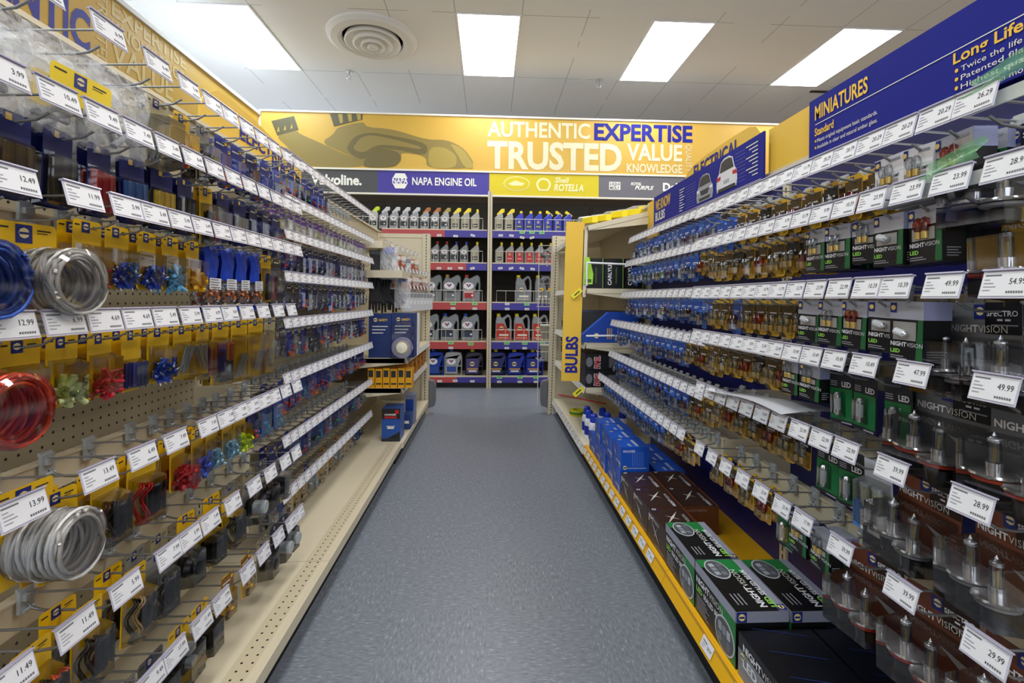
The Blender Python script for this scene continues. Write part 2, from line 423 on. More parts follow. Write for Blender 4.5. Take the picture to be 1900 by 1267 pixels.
fit(t, 'TRUSTED', -.04, 1.56, 2.535, 2.85, T1, yy, .034); fit(t, 'VALUE', 1.62, 2.29, 2.665, 2.86, T1, yy, .026); fit(t, 'KNOWLEDGE', 1.62, 2.295, 2.52, 2.622, T2, yy, .03)
t.T = Matrix.Translation((2.335, 0, 2.865)) @ Matrix.Rotation(R(90), 4, 'Y'); fit(t, 'QUALITY', 0, .33, 0, .075, T2, yy, .0); t.T = None
t.build('lettering', sg)
art = MB()
def chaikin(p, n=2):
    for _ in range(n): p = [q for a, b in zip(p, p[1:] + p[:1]) for q in ((a[0] * .78 + b[0] * .22, a[1] * .78 + b[1] * .22), (a[0] * .22 + b[0] * .78, a[1] * .22 + b[1] * .78))]
    return p
def poly(mb, pts, mat, y):
    pts = chaikin(pts) if len(pts) > 4 else pts
    mb.prism(pts[::-1] if sum((a[0] * b[1] - b[0] * a[1]) for a, b in zip(pts, pts[1:] + pts[:1])) < 0 else pts, y, y + .0008, mat)
_sx = lambda px: (px - 480) / 520 * (0.5555 + 2.657) - 2.657     # artwork drawn in its own units, x then z
def A(pts): return [(-2.657 + p[0] * .001691, 3.13 - (p[1] - 45) * .001691 + p[0] * 0.0000535) for p in pts]
OL, OD, OM, OC = M('#ab9648', 0.5), M('#6f6338', 0.5), M('#8f7d42', 0.5), M('#5a5436', 0.5)
poly(art, A([(105, 215), (240, 170), (270, 205), (400, 262), (560, 340), (680, 390), (710, 437), (320, 430), (250, 380), (190, 290)]), OM, -.0015)
poly(art, A([(80, 115), (230, 82), (262, 175), (120, 215)]), OC, -.0022)
for k in range(3): poly(art, A([(118 + 44 * k, 190 - 10 * k), (136 + 44 * k, 186 - 10 * k), (128 + 44 * k, 150 - 8 * k)]), OL, -.003)
poly(art, A([(410, 265), (500, 205), (520, 160), (700, 120), (715, 160), (900, 175), (1130, 250), (1270, 250), (1390, 310), (1480, 452), (1130, 447), (1130, 360), (950, 330), (960, 390), (910, 440), (700, 437), (690, 400), (580, 340)]), OM, -.0026)
poly(art, A([(580, 300), (640, 220), (740, 195), (900, 222), (1090, 262), (1140, 300), (1125, 360), (940, 318), (800, 300), (700, 390), (620, 350)]), OD, -.0034)
poly(art, A([(620, 310), (680, 230), (760, 210), (1080, 290), (1100, 320), (930, 290), (790, 280), (700, 340)]), OM, -.0042)
poly(art, A([(700, 390), (800, 300), (940, 330), (958, 388), (905, 438), (704, 436)]), OD, -.005)
poly(art, A([(470, 66), (690, 66), (690, 108), (500, 155)]), OC, -.0034)
for k in range(3): poly(art, A([(525 + 62 * k, 70), (555 + 62 * k, 70), (560 + 60 * k, 128 - 10 * k), (540 + 60 * k, 134 - 10 * k)]), OL, -.0042)
poly(art, A([(1145, 300), (1250, 300), (1340, 360), (1330, 450), (1140, 447)]), OL, -.0034)
poly(art, A([(1280, 270), (1380, 310), (1470, 450), (1390, 449), (1340, 350)]), OL, -.0038)
art.build('jug_artwork', sg)
st = thing('brand_strip', 'lower sign strip of oil brand panels in dark grey, blue, yellow and grey', 'sign', (0, YS, 0))
for nm, a, b, c in (('dark_panel', -2.66, -1.308, '#4a4a4c'), ('blue_panel', -1.308, -.013, '#43389a'), ('yellow_panel', -.013, 1.285, '#dac712'), ('grey_panel', 1.285, 3.75, '#6c6b74')):
    MB().box(a, b, -.002, .025, 2.215, 2.472, M(c, 0.5)).build(nm, st)
MB().box(-2.66, 3.75, -.006, .03, 2.197, 2.215, M('#e8e4d8', 0.4)).build('bottom_edge', st)
t = MB(); yy = -.004; WT = M('#f4f2ea', 0.5)
fit(t, 'Valvoline.', -2.07, -1.49, 2.30, 2.415, WT, yy, .035); t.build('white_wordmark', st); t = MB()
hexlogo(t, -1.05, 2.358, .088, WT, M('#4a3fa6', 0.5), yy, .05); fit(t, 'NAPA', -1.14, -.96, 2.328, 2.39, WT, yy - .001, .03)
fit(t, 'NAPA ENGINE OIL', -.91, -.163, 2.315, 2.405, WT, yy, .02)
t.build('hexagon_and_words', st); t = MB(); PT = M('#f6efb0', 0.5)
t.prism(ell(.31, 2.354, .155, .085, 28), yy, yy + .001, PT); t.prism(ell(.31, 2.354, .146, .077, 28), yy - .001, yy, M('#dac712', 0.5)); t.prism([(.21, 2.35), (.25, 2.33), (.37, 2.33), (.41, 2.36), (.34, 2.375), (.30, 2.392), (.26, 2.375)], yy - .0018, yy - .001, PT)
t.build('oval_mark', st); t = MB()
sh = [(.627 + .088 * math.cos(a), 2.35 + .08 * math.sin(a)) for a in [R(-30 + 24 * i) for i in range(11)]] + [(.575, 2.275), (.68, 2.275)]
t.prism(sh, yy, yy + .001, PT); t.prism([(.627 + (p[0] - .627) * .72, 2.35 + (p[1] - 2.35) * .72) for p in sh], yy - .001, yy, M('#dac712', 0.5))
fit(t, 'Shell', .76, .93, 2.375, 2.44, PT, yy, .03, .2); fit(t, 'ROTELLA', .75, 1.105, 2.28, 2.36, PT, yy, .04, .2)
t.build('shell_mark', st); t = MB()
t.rect(1.41, 1.545, 2.305, 2.40, yy, WT); fit(t, 'LIQUI', 1.42, 1.535, 2.358, 2.393, M('#6c6b74', 0.5), yy - .001, .03); fit(t, 'MOLY', 1.42, 1.535, 2.312, 2.347, M('#6c6b74', 0.5), yy - .001, .03)
t.build('square_mark', st); t = MB()
fit(t, 'ROYAL', 1.67, 1.80, 2.365, 2.40, WT, yy, .03, .3); fit(t, 'PURPLE', 1.72, 1.95, 2.315, 2.36, WT, yy, .03, .3); t.build('slanted_wordmark', st); t = MB(); fit(t, 'Delo', 2.06, 2.31, 2.305, 2.40, WT, yy, .04)
t.build('serif_wordmark', st)
# ------------------------------------------------------------------ side header sign on the left partition
sl = thing('header_sign', 'yellow side header sign with big blue lettering and pale EXPERTISE KNOWLEDGE words', 'sign', (-2.66, 0, 0), R(90))
MB().box(-2.6, 5.58, 0, .03, 2.2, 3.08, PY).build('panel', sl)
MB().box(-2.6, 5.58, -.008, .04, 3.078, 3.098, M('#f1f1ef', 0.4)).build('top_trim', sl)
t = MB(); P1 = M('#dcc684', 0.5)
fit(t, 'AUTHENTIC', 2.03, 3.275, 2.60, 2.845, M('#34349a', 0.5), -.002, .034)
t.T = Matrix.Translation((3.325, 0, 3.05)) @ Matrix.Rotation(R(90), 4, 'Y'); fit(t, 'TRUSTED', 0, .5, 0, .09, P1, -.002, .01); t.T = None
fit(t, 'EXPERTISE', 3.45, 4.265, 2.96, 3.065, P1, -.002, .022); fit(t, 'KNOWLEDGE', 3.45, 4.24, 2.83, 2.93, P1, -.002, .022); fit(t, 'VALUE', 3.45, 4.1, 2.62, 2.80, P1, -.002, .016)
t.build('lettering', sl)
# ------------------------------------------------------------------ gondola bays.  Local frame: x along the rack (viewer's right), -y towards the aisle
LROT, RROT = R(90), R(-90)
DECKP = perf_mat('perforated_deck', '#c9bd9f', '#0c0b09', 0.0254, 0.0254, 0.003, ('X', 'Y'))
NAVYP = M('#141a66', 0.4)
def bay(name, label, loc, rz, ln, depth, H, panels, rails, deckc, lipc, lip, group, posts=(0, 1), perf=True, lip_tilt=0.0, out=()):
    g = thing(name, label, 'store shelving', loc, rz, group)
    for (z0, z1, mt) in panels: MB().box(0.016, ln - .016, 0, .02, z0, z1, mt).build('back_panel', g)
    for k in posts:
        p = MB().box(-.016, .016, -.008, .03, 0.0, H, SLOT).build('upright', g); p.location = (ln * k, 0, 0)
    MB().box(0, ln, -.012, .03, H, H + .012, BEIGE).build('top_cap', g)
    zt = lip[1]
    dk = MB().box(0.001, ln - .001, -depth + .012, 0, zt - .02, zt - .001, deckc)
    dk.build('base_deck', g)
    if perf: MB().box(.002, ln - .002, -depth + .028, -depth + .079, zt - .004, zt - .0002, DECKP).build('perforated_strip', g)
    lp = MB()
    lp.add([(x, y, z) for x in (0.001, ln - .001) for (y, z) in ((-depth, lip[0]), (-depth + lip_tilt, zt + .002), (-depth + lip_tilt + .012, zt + .002), (-depth + lip_tilt + .012, lip[0]))],
           [(0, 4, 5, 1), (1, 5, 6, 2), (2, 6, 7, 3), (3, 7, 4, 0), (0, 1, 2, 3), (4, 7, 6, 5)], lipc)
    lp.build('deck_lip', g)
    MB().box(0, ln, -depth + .045, -depth + .055, 0, lip[0] + .01, M('#08080a', 0.6)).build('kick_plate', g)
    for i, z in enumerate(rails):
        o = out[i] if isinstance(out, (list, tuple)) else out     # crossbars stand off the back on two arms
        m = MB().box(.02, ln - .02, -o, -o + .016, z - .052, z + .006, BEIGE).box(.02, ln - .02, -o - .005, -o + .001, z + .003, z + .007, BEIGE)
        for x in (.021, ln - .025): m.add([(x, -o, z - .05), (x, -o, z + .004), (x, -.001, z + .004), (x, -.001, z - .085), (x + .004, -o, z - .05), (x + .004, -o, z + .004), (x + .004, -.001, z + .004), (x + .004, -.001, z - .085)], [(0, 1, 2, 3), (7, 6, 5, 4), (0, 4, 5, 1), (1, 5, 6, 2), (2, 6, 7, 3), (3, 7, 4, 0)], BEIGE)
        m.build('crossbar', g)
    return g
LZ1 = [1.410, 1.272, 1.141, 0.956, 0.716, 0.506, 0.302]
LZ2 = [1.48, 1.33, 1.21, 1.065, 0.905, 0.715, 0.50, 0.31]
RZ = [1.265, 1.167, 1.02, 0.888, 0.73, 0.548]
RZF = [1.335, 1.20, 1.025, 0.865, 0.69, 0.56]
TIPS = [.80, .78, .76, .70, .69, .63]
DROP = .012
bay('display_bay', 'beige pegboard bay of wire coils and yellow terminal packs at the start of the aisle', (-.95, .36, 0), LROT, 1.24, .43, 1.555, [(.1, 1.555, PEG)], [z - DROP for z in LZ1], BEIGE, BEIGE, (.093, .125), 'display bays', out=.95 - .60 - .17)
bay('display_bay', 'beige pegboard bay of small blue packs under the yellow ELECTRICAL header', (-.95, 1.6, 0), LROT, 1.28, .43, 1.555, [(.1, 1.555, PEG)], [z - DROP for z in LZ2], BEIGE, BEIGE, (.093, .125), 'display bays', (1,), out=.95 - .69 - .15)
bay('display_bay', 'beige shelf bay with safety gear and yellow boxes before the left end panel', (-.95, 2.88, 0), LROT, 1.20, .44, 1.555, [(.1, 1.555, BEIGED)], [], BEIGE, BEIGE, (.093, .125), 'display bays', (1,), False)
bay('display_bay', 'blue-backed bay of headlamp capsules and boxed bulbs under the MINIATURES header', (.95, 1.47, 0), RROT, 1.22, .40, 1.42, [(.1, 1.42, NAVYP)], [z - DROP for z in RZ], M('#e3a80c', 0.4), YEL, (.105, .148), 'display bays', (0, 1), False, .018, .95 - .64 - .14)
bay('display_bay', 'blue-backed bay of small carded bulbs under the WE KNOW BULBS header', (.95, 2.75, 0), RROT, 1.28, .40, 1.42, [(.60, 1.42, NAVYP), (.38, .60, BEIGED), (.1, .38, NAVYP)], [z - DROP for z in RZF], M('#e3a80c', 0.4), YEL, (.105, .148), 'display bays', (0,), False, .018, [max(.02, .95 - t_ - .13) for t_ in TIPS])
bay('display_bay', 'beige shelf bay holding black boxes and jugs behind the yellow BULBS flag', (.95, 4.1, 0), RROT, 1.35, .40, 1.555, [(.1, 1.555, BEIGED)], [], BEIGE, M('#ddd8ca', 0.4), (.095, .14), 'display bays', (0,), False, .018)
# end caps: back panels of the racks that close both gondolas, seen from behind
for sx, nm in ((-1, 'beige end panel with slotted post at the far end of the pegboard rack'), (1, 'beige end panel with slotted post beyond the yellow BULBS flag')):
    g = thing('end_cap_rack', nm, 'store shelving', (sx * .545, 4.12, 0), 0, 'end cap racks')
    a, b = (-.95 + .545, -.02) if sx < 0 else (.02, .95 - .545)
    MB().box(a, b, 0.0, .02, .08, 1.545, BEIGE).box(a, b, -.006, .0, 1.515, 1.55, BEIGE).build('back_panel', g)
    p = MB().box(-.03, .03, -.02, .05, 0, 1.55, SLOT).build('upright', g)
    p.rotation_euler = (0, R(1.2) if sx > 0 else 0, 0)
    bm = MB().prism([(0, -.0), (.05, .02), (.06, .06), (.06, .20), (.045, .235), (0.0, .245)], -.01, .05, GREY, .005)
    q = bm.build('bumper_guard', g); q.location = (-.03 if sx > 0 else .03, .0, .05); q.scale = (-1 if sx > 0 else 1, 1, 1)
# ------------------------------------------------------------------ gondola-top headers
def rhdr(name, label, y_far, y_near, z0, z1, mt, x=.935):
    h = thing(name, label, 'sign', (x, y_far, z0), RROT, 'header boards on the bulb rack')
    MB().box(0, y_far - y_near, -.006, 0, 0, z1 - z0, mt).build('panel', h); return h
SIGNBM = M('#1e2488', 0.6, 0, .15)
h = rhdr('header_board', 'big blue header board reading MINIATURES Standard and Long Life', 1.336, .22, 1.398, 1.578, SIGNBM, .93)
t = MB(); y = -.0075
fit(t, 'MINIATURES', .026, .215, .118, .158, TXTY, y, .022); t.rect(.028, 1.1, .1035, .1055, y, TXTW)
fit(t, 'Standard', .026, .1, .072, .094, TXTY, y, .02)
for k, s_ in enumerate(('Meets original equipment basic standards.', 'Available in clear and natural amber glass.')):
    fit(t, s_, .036, .245, .052 - .019 * k, .063 - .019 * k, TXTW, y, .0); t.prism(ell(.0295, .0575 - .019 * k, .003, .0035, 10), y, y + .0005, TXTY)
fit(t, 'Long Life', .43, .555, .078, .1, TXTY, y, .02)
for k, s_ in enumerate(('Twice the life of standard bulbs.', 'Patented filament design.', 'Highest quality glass.', 'Available in most sizes.')):
    fit(t, s_, .446, .70 - .03 * k, .057 - .0175 * k, .068 - .0175 * k, TXTW, y, .0); t.prism(ell(.437, .063 - .0175 * k, .0035, .004, 10), y, y + .0005, TXTY)
t.build('lettering', h)
h = rhdr('header_board', 'blue header board reading WE KNOW BULBS with two car pictures', 2.61, 1.547, 1.385, 1.570, SIGNBM, .92)
t = MB()
fit(t, 'WE KNOW', .03, .245, .105, .16, TXTY, y, .02); fit(t, 'BULBS', .03, .17, .048, .095, TXTW, y, .022); t.rect(.02, 1.05, .028, .0295, y, TXTW)
for k in range(9):
    t.rect(.36, .42 - .012 * (k % 3), .142 - .0125 * k, .1455 - .0125 * k, y, TXTW); t.rect(.955 + .02 * (k % 3), 1.03, .16 - .0135 * k, .1635 - .0135 * k, y, TXTW)
    t.rect(.43, .54, .142 - .0125 * k, .1428 - .0125 * k, y, M('#8f93d8', 0.5)); t.rect(.88, .95, .16 - .0135 * k, .1608 - .0135 * k, y, M('#8f93d8', 0.5))
t.build('lettering', h)
CARG, CARW, CARD = M('#9a9da6', 0.4), M('#dfe0e6', 0.4), M('#2d3038', 0.35)
def car(mb, x, z, w, hh, body, rear):
    P = lambda pts: [(x + a * w, z + b * hh) for a, b in pts]
    mb.prism(P([(.04, .06), (.96, .06), (1, .25), (.98, .5), (.88, .62), (.78, .92), (.62, 1), (.38, 1), (.22, .92), (.12, .62), (.02, .5), (0, .25)]), y, y + .0006, body)
    mb.prism(P([(.16, .62), (.84, .62), (.75, .9), (.6, .95), (.4, .95), (.25, .9)]), y - .0006, y, CARD)
    if rear:
        mb.prism(P([(.0, .40), (.2, .42), (.22, .52), (.03, .52)]), y - .0006, y, RED); mb.prism(P([(.8, .42), (1, .40), (.97, .52), (.78, .52)]), y - .0006, y, RED)
        mb.prism(P([(.36, .26), (.64, .26), (.64, .36), (.36, .36)]), y - .0006, y, SILVER); mb.prism(P([(.06, .06), (.94, .06), (.9, .16), (.1, .16)]), y - .0006, y, CARD)
    else:
        mb.prism(P([(.3, .28), (.7, .28), (.78, .46), (.22, .46)]), y - .0006, y, CARD); mb.prism(P([(.2, .1), (.8, .1), (.86, .2), (.14, .2)]), y - .0006, y, CARD)
        mb.prism(P([(.04, .4), (.2, .42), (.18, .5), (.03, .52)]), y - .0006, y, WHITE); mb.prism(P([(.8, .42), (.96, .4), (.97, .52), (.82, .5)]), y - .0006, y, WHITE)
c1 = MB(); car(c1, .55, .034, .155, .12, CARG, False); c1.build('front_car_picture', h)
c1 = MB(); car(c1, .735, .036, .16, .135, CARW, True); c1.build('rear_car_picture', h)
rhdr('header_board', 'plain yellow header board between the two blue header boards', 1.56, 1.30, 1.40, 1.578, SIGNY, .945)
rhdr('header_board', 'plain yellow board end sticking out past the WE KNOW BULBS board', 2.79, 2.60, 1.36, 1.575, SIGNY, .945)
h = thing('header_board', 'yellow ELECTRICAL board with rounded top standing behind the car pictures', 'sign', (1.02, 2.44, 1.40), RROT, 'header boards on the bulb rack')
MB().prism([(0, 0), (.71, 0), (.71, .20), (.70, .235), (.67, .268), (.62, .284), (.5, .288), (.25, .286), (.12, .276), (.05, .26), (.01, .235), (0, .21)], -.006, 0, SIGNY).build('panel', h)
t = MB(); fit(t, 'ELECTRICAL', .12, .55, .208, .268, SIGNB, -.008, .02); t.build('lettering', h)
h = thing('header_board', 'yellow ELECTRICAL board with sloping top above the beige pegboard rack', 'sign', (-.97, 1.62, 1.555), LROT, 'header boards on the terminal rack')
MB().prism([(0, 0), (.85, 0), (.85, .105), (.37, .162), (.2, .175), (.1, .17), (.03, .13), (0, .08)], -.006, 0, SIGNY).build('panel', h)
t = MB(); fit(t, 'ELECTRICAL', .25, .78, .05, .105, SIGNB, -.008, .02); t.build('lettering', h)
# flag sign at the far end of the bulb bays
h = thing('flag_sign', 'tall narrow yellow flag sign reading BULBS sideways', 'sign', (.485, 2.79, .515), 0)
MB().box(-.055, .055, 0, .012, 0, .945, SIGNY).build('panel', h)
t = MB(); t.T = Matrix.Translation((.036, 0, .05)) @ Matrix.Rotation(R(-90), 4, 'Y'); fit(t, 'BULBS', 0, .215, 0, .072, SIGNB, -.002, .03); t.build('lettering', h)
h.rotation_euler = (0, R(1.3), 0)
MB().box(.05, .075, .0, .012, .5, .9, BEIGE).build('mounting_bar', h)
# ------------------------------------------------------------------ price-tag hooks
_TAG = {}
def tag_mesh(price, w=.064, hh=.031):
    k = (price, w)
    if k not in _TAG:
        m = MB(); x0 = -w / 2
        m.box(x0, x0 + w, -.0006, 0, -hh / 2, hh / 2, WHITE)
        y = -.0009
        m.rect(x0 + .003, x0 + .026, hh / 2 - .0050, hh / 2 - .0030, y, GREY)
        for i, l in enumerate((.008, .014, .018, .011)): m.rect(x0 + .003, x0 + .003 + l * w / .064, hh / 2 - .0105 - i * .0046, hh / 2 - .0092 - i * .0046, y, LINE)
        m.text(price, w / 2 - .004, -.0005, .0110, INK, y, .92, .0, 'R', 0, 2)
        for i in range(6): m.rect(w / 2 - .024 + i * .0034, w / 2 - .0216 + i * .0034, -hh / 2 + .0035, -hh / 2 + .0065, y, GREY)
        m.add([(w / 2 - .027, y, -hh / 2 + .003), (w / 2 - .0245, y, -hh / 2 + .005), (w / 2 - .027, y, -hh / 2 + .007)], [(0, 1, 2)], INK)
        _TAG[k] = m
    return _TAG[k]
_HOLD = MB().box(-.034, .034, .0002, .0012, -.0185, .0185, M('#c9c6d6', 0.2)).box(-.034, .034, -.003, .004, .0175, .0195, M('#b9b4c9', 0.2)).box(-.004, .004, .001, .01, .004, .014, STEEL)
_HK = {}
TILT = Matrix.Rotation(R(-15), 4, 'X')
def hook_parts(L):
    if L not in _HK:
        w = MB().tube([(0, -.004, .0), (0, -L + .006, .006)], .0019, STEELD, 4)
        w.tube([(0, -.004, -.016), (.004, -.012, -.028), (.004, -.03, -.032), (.004, -L + .06, -.032), (.004, -L + .035, -.028), (.004, -L + .018, -.018)], .0022, STEELD, 4)
        b = MB().box(-.012, .012, -.006, 0, -.030, .008, STEEL).box(-.012, .012, -.002, .002, .006, .012, STEEL).box(-.008, .008, -.012, -.004, -.01, .0, STEEL).cyl((-.009, -.008, -.026), (.009, -.008, -.026), .004, STEEL, n=6)
        _HK[L] = (w, b)
    return _HK[L]
_HP = {}
def hook_proto(L, price, tw=1.0):
    k = (L, price, tw)
    if k not in _HP:
        w, b = hook_parts(L); T = Matrix.Translation((0, -L, .004)) @ TILT @ Matrix.Diagonal((tw, 1, 1, 1))
        _HP[k] = Proto([('hook_wire', w, [('wall_bracket', b)]), ('label_holder', MB().join(_HOLD, T), [('price_tag', MB().join(tag_mesh(price), T))])])
    return _HP[k]
HOOKS = []       # (location, rotation, L, price, label)
def put_hook(loc, rz, L, price, label, tw): HOOKS.append((loc, rz, round(L, 3), price, label, tw))

# ------------------------------------------------------------------ carded packs.  Hung at the origin, front towards -y, card hangs to -z
def card(m, w, h, mat, logo=NAVY, lw=.016, bars=INK, yb=0.0):
    m.prism(rrect(-w / 2, w / 2, -h + .012, .012, .006, 2), yb - .0008, yb, mat)
    y = yb - .0012
    if logo:
        m.rect(-lw / 2 - .004, lw / 2 - .004, .009 - lw * 1.1, .009, y, logo)
        m.prism(ell(-.004, .009 - lw * .5, lw * .32, lw * .32, 8), y - .0004, y, M('#e9d9a0', 0.4)); m.rect(-.004 - lw * .3, -.004 + lw * .3, .009 - lw * .58, .009 - lw * .44, y - .0006, logo)
    if bars:
        m.rect(-w * .45, -w * .2 - lw * .3, .002, .0045, y, bars); m.rect(w * .14 + lw * .1, w * .4, .0015, .0035, y, bars); m.rect(w * .14 + lw * .1, w * .34, -.002, -.0008, y, bars)
    return m
def blist(m, x0, x1, z0, z1, d, mat=None, y0=-.001):
    mat = mat or CLEAR; c = min(.006, d * .3)
    a = [(x0, z0), (x1, z0), (x1, z1), (x0, z1)]; b = [(x0 + c, z0 + c), (x1 - c, z0 + c), (x1 - c, z1 - c), (x0 + c, z1 - c)]
    vs = [(p[0], y0, p[1]) for p in a] + [(p[0], y0 - d, p[1]) for p in b]
    m.add(vs, [(4, 5, 6, 7)] + [(i, (i + 1) % 4, 4 + (i + 1) % 4, 4 + i) for i in range(4)], mat); return m
def pile(m, x0, x1, z0, z1, d, mats, n, r, l, rnd, tipmat=None):
    for i in range(n):
        c = Vector((rnd.uniform(x0 + l * .4, x1 - l * .4), -rnd.uniform(.004, d * .9), z0 + (z1 - z0) * (rnd.random() ** 1.5)))
        v = Vector((rnd.uniform(-1, 1), rnd.uniform(-.4, .4), rnd.uniform(-.8, .8))).normalized() * l / 2
        m.cyl(c - v, c + v, r, mats[i % len(mats)], n=6)
        if tipmat: m.cyl(c + v, c + v * 1.7, r * .5, tipmat, n=4)
def sticks(m, x0, x1, z0, z1, d, mats, n, r, rnd):
    for i in range(n):
        x = x0 + (x1 - x0) * (i + .5) / n; y = -.004 - d * .5 * (i % 2)
        m.cyl((x, y, z0), (x + rnd.uniform(-.002, .002), y, z1), r, mats[i % len(mats)], n=7)
def loop(m, cx_, cz_, rx, rz, y, r, mat, a0=0, a1=360, n=22):
    m.tube([(cx_ + rx * math.cos(R(a0 + (a1 - a0) * i / n)), y - .006 * math.sin(i * .9), cz_ + rz * math.sin(R(a0 + (a1 - a0) * i / n))) for i in range(n + (0 if a1 - a0 == 360 else 1))], r, mat, 5, a1 - a0 == 360)
def lamp(m, x, y, z, s, glass=GLASS, base=BRASS, n=8):
    m.lathe([(.0045 * s, 0), (.0047 * s, .010 * s), (.0042 * s, .011 * s)], base, n, (x, y, z))
    m.lathe([(.0042 * s, .011 * s), (.0065 * s, .017 * s), (.0072 * s, .024 * s), (.005 * s, .031 * s), (.001 * s, .0335 * s)], glass, n, (x, y, z))
    m.tube([(x - .002 * s, y, z + .011 * s), (x - .0025 * s, y, z + .02 * s), (x + .0025 * s, y, z + .02 * s), (x + .002 * s, y, z + .011 * s)], .0006 * s, STEEL, 3)
def capsule(m, x, y, z, s, ring, base=BLK):
    m.lathe([(.018 * s, 0), (.019 * s, .02 * s), (.014 * s, .024 * s)], base, 12, (x, y, z))
    m.lathe([(.02 * s, .024 * s), (.026 * s, .026 * s), (.026 * s, .030 * s), (.02 * s, .031 * s)], ring, 16, (x, y, z))
    m.lathe([(.028 * s, .032 * s), (.030 * s, .034 * s), (.028 * s, .037 * s), (.012 * s, .038 * s)], CHROME, 16, (x, y, z))
    m.lathe([(.010 * s, .038 * s), (.0105 * s, .052 * s), (.008 * s, .053 * s)], CHROME, 10, (x, y, z))
    m.lathe([(.0085 * s, .050 * s), (.0085 * s, .085 * s), (.006 * s, .09 * s), (.002 * s, .092 * s)], GLASS, 10, (x, y, z))
    m.lathe([(.0087 * s, .082 * s), (.0082 * s, .087 * s), (.003 * s, .091 * s), (.0005 * s, .097 * s)], M('#cfd0d4', 0.25, 0.7), 10, (x, y, z))
    m.tube([(x, y, z + .052 * s), (x + .001, y, z + .075 * s)], .002 * s, BRASS, 4)
CY = M('#f3c112', 0.35); CYD = M('#e0a00c', 0.35); CNAVY = M('#1b2568', 0.4); CBLUE = M('#1f46c0', 0.3); CGOLD = M('#ecbc30', 0.35); CGREY = M('#77777c', 0.35); CDK = M('#26262a', 0.35); CBRN = M('#4a2c1c', 0.35)
WIRER = M('#c4161c', 0.35)
def P(*parts): return Proto([p for p in parts if p])
def mk_terminal(mats, w=.055, h=.112, r=.0032, l=.017, n=34, d=.026, cardm=None, tip=None, seed=1, inner=None):
    rnd = random.Random(seed); a = MB(); card(a, w, h, cardm or CY)
    b = blist(MB(), -w * .44, w * .44, -h + .016, -.026, d); c = MB()
    pile(c, -w * .40, w * .40, -h + .020, -h + .056, d, mats, n, r, l, rnd, tip)
    return P(('backing_card', a), ('terminals', c), ('clear_blister', b))
def mk_sticks(mats, w=.055, h=.115, r=.004, n=7, d=.02, cardm=None, z1=-.04, seed=1, what='tubes'):
    rnd = random.Random(seed); a = MB(); card(a, w, h, cardm or CY); c = MB(); sticks(c, -w * .4, w * .4, -h + .02, z1, d, mats, n, r, rnd)
    return P(('backing_card', a), (what, c), ('clear_blister', blist(MB(), -w * .44, w * .44, -h + .016, z1 + .006, d)))
def mk_coil(col, seed, w=.09, h=.135):
    rnd = random.Random(seed); a = MB(); card(a, w, h, CY, lw=.024); mt = M(col, 0.3); c = MB(); pts = []
    N = 11
    for lay in range(2):
        for i in range(N * 20):
            t = i / 20; th = 2 * math.pi * t
            rr = .0425 - .006 * lay + .0022 * math.sin(t * 2.7 + seed) + .0016 * math.sin(th * 2 + t)
            yy = -.010 - .068 * ((t / N) if lay == 0 else 1 - t / N) + .004 * math.sin(th + t * 1.7)
            pts.append((rr * math.cos(th), yy, -.072 + rr * math.sin(th) * 1.04))
    c.tube(pts, .0030, mt, 5)
    for k in range(5):
        th = rnd.uniform(0, 6.3); q = [(.0435 * math.cos(th + j * .45), -.012 - .068 * j / 7, -.072 + .045 * math.sin(th + j * .45)) for j in range(8)]; c.tube(q, .0028, mt, 5)
    wr = MB().lathe([(.047, .008), (.049, .03), (.0485, .078), (.040, .084), (.030, .082)], CLEAR, 18, (0, 0, -.072), 'Y')
    return P(('backing_card', a), ('wire_coil', c), ('clear_wrap', wr))
def mk_loops(cols, w=.062, h=.135, seed=1, block=True, d=.03, cardm=None):
    rnd = random.Random(seed); a = MB(); card(a, w, h, cardm or CY); c = MB()
    a.rect(-w * .3, w * .3, -h + .03, -h * .42, -.0014, M('#e6d9a8', 0.5))
    for i, cc in enumerate(cols):
        for j in range(2): loop(c, w * (-.12 + .2 * i) + .002 * j, -h * .60, w * (.27 - .05 * i), h * (.27 - .02 * i - .015 * j), -.008 - .004 * i - .004 * j, .0019, M(cc, 0.35), 0, 360, 26)
    b = MB()
    if block: b.prism(rrect(w * .0, w * .34, -h + .028, -h * .38, .005, 2), -d * .8, -.012, BLK, .003).box(w * .07, w * .27, -d * .8 - .003, -d * .8, -h + .05, -h * .5, M('#2a2a2e', 0.3))
    return P(('backing_card', a), ('wire_leads', c), ('fuse_holder', b) if block else None, ('clear_blister', blist(MB(), -w * .45, w * .45, -h + .016, -.03, d)))
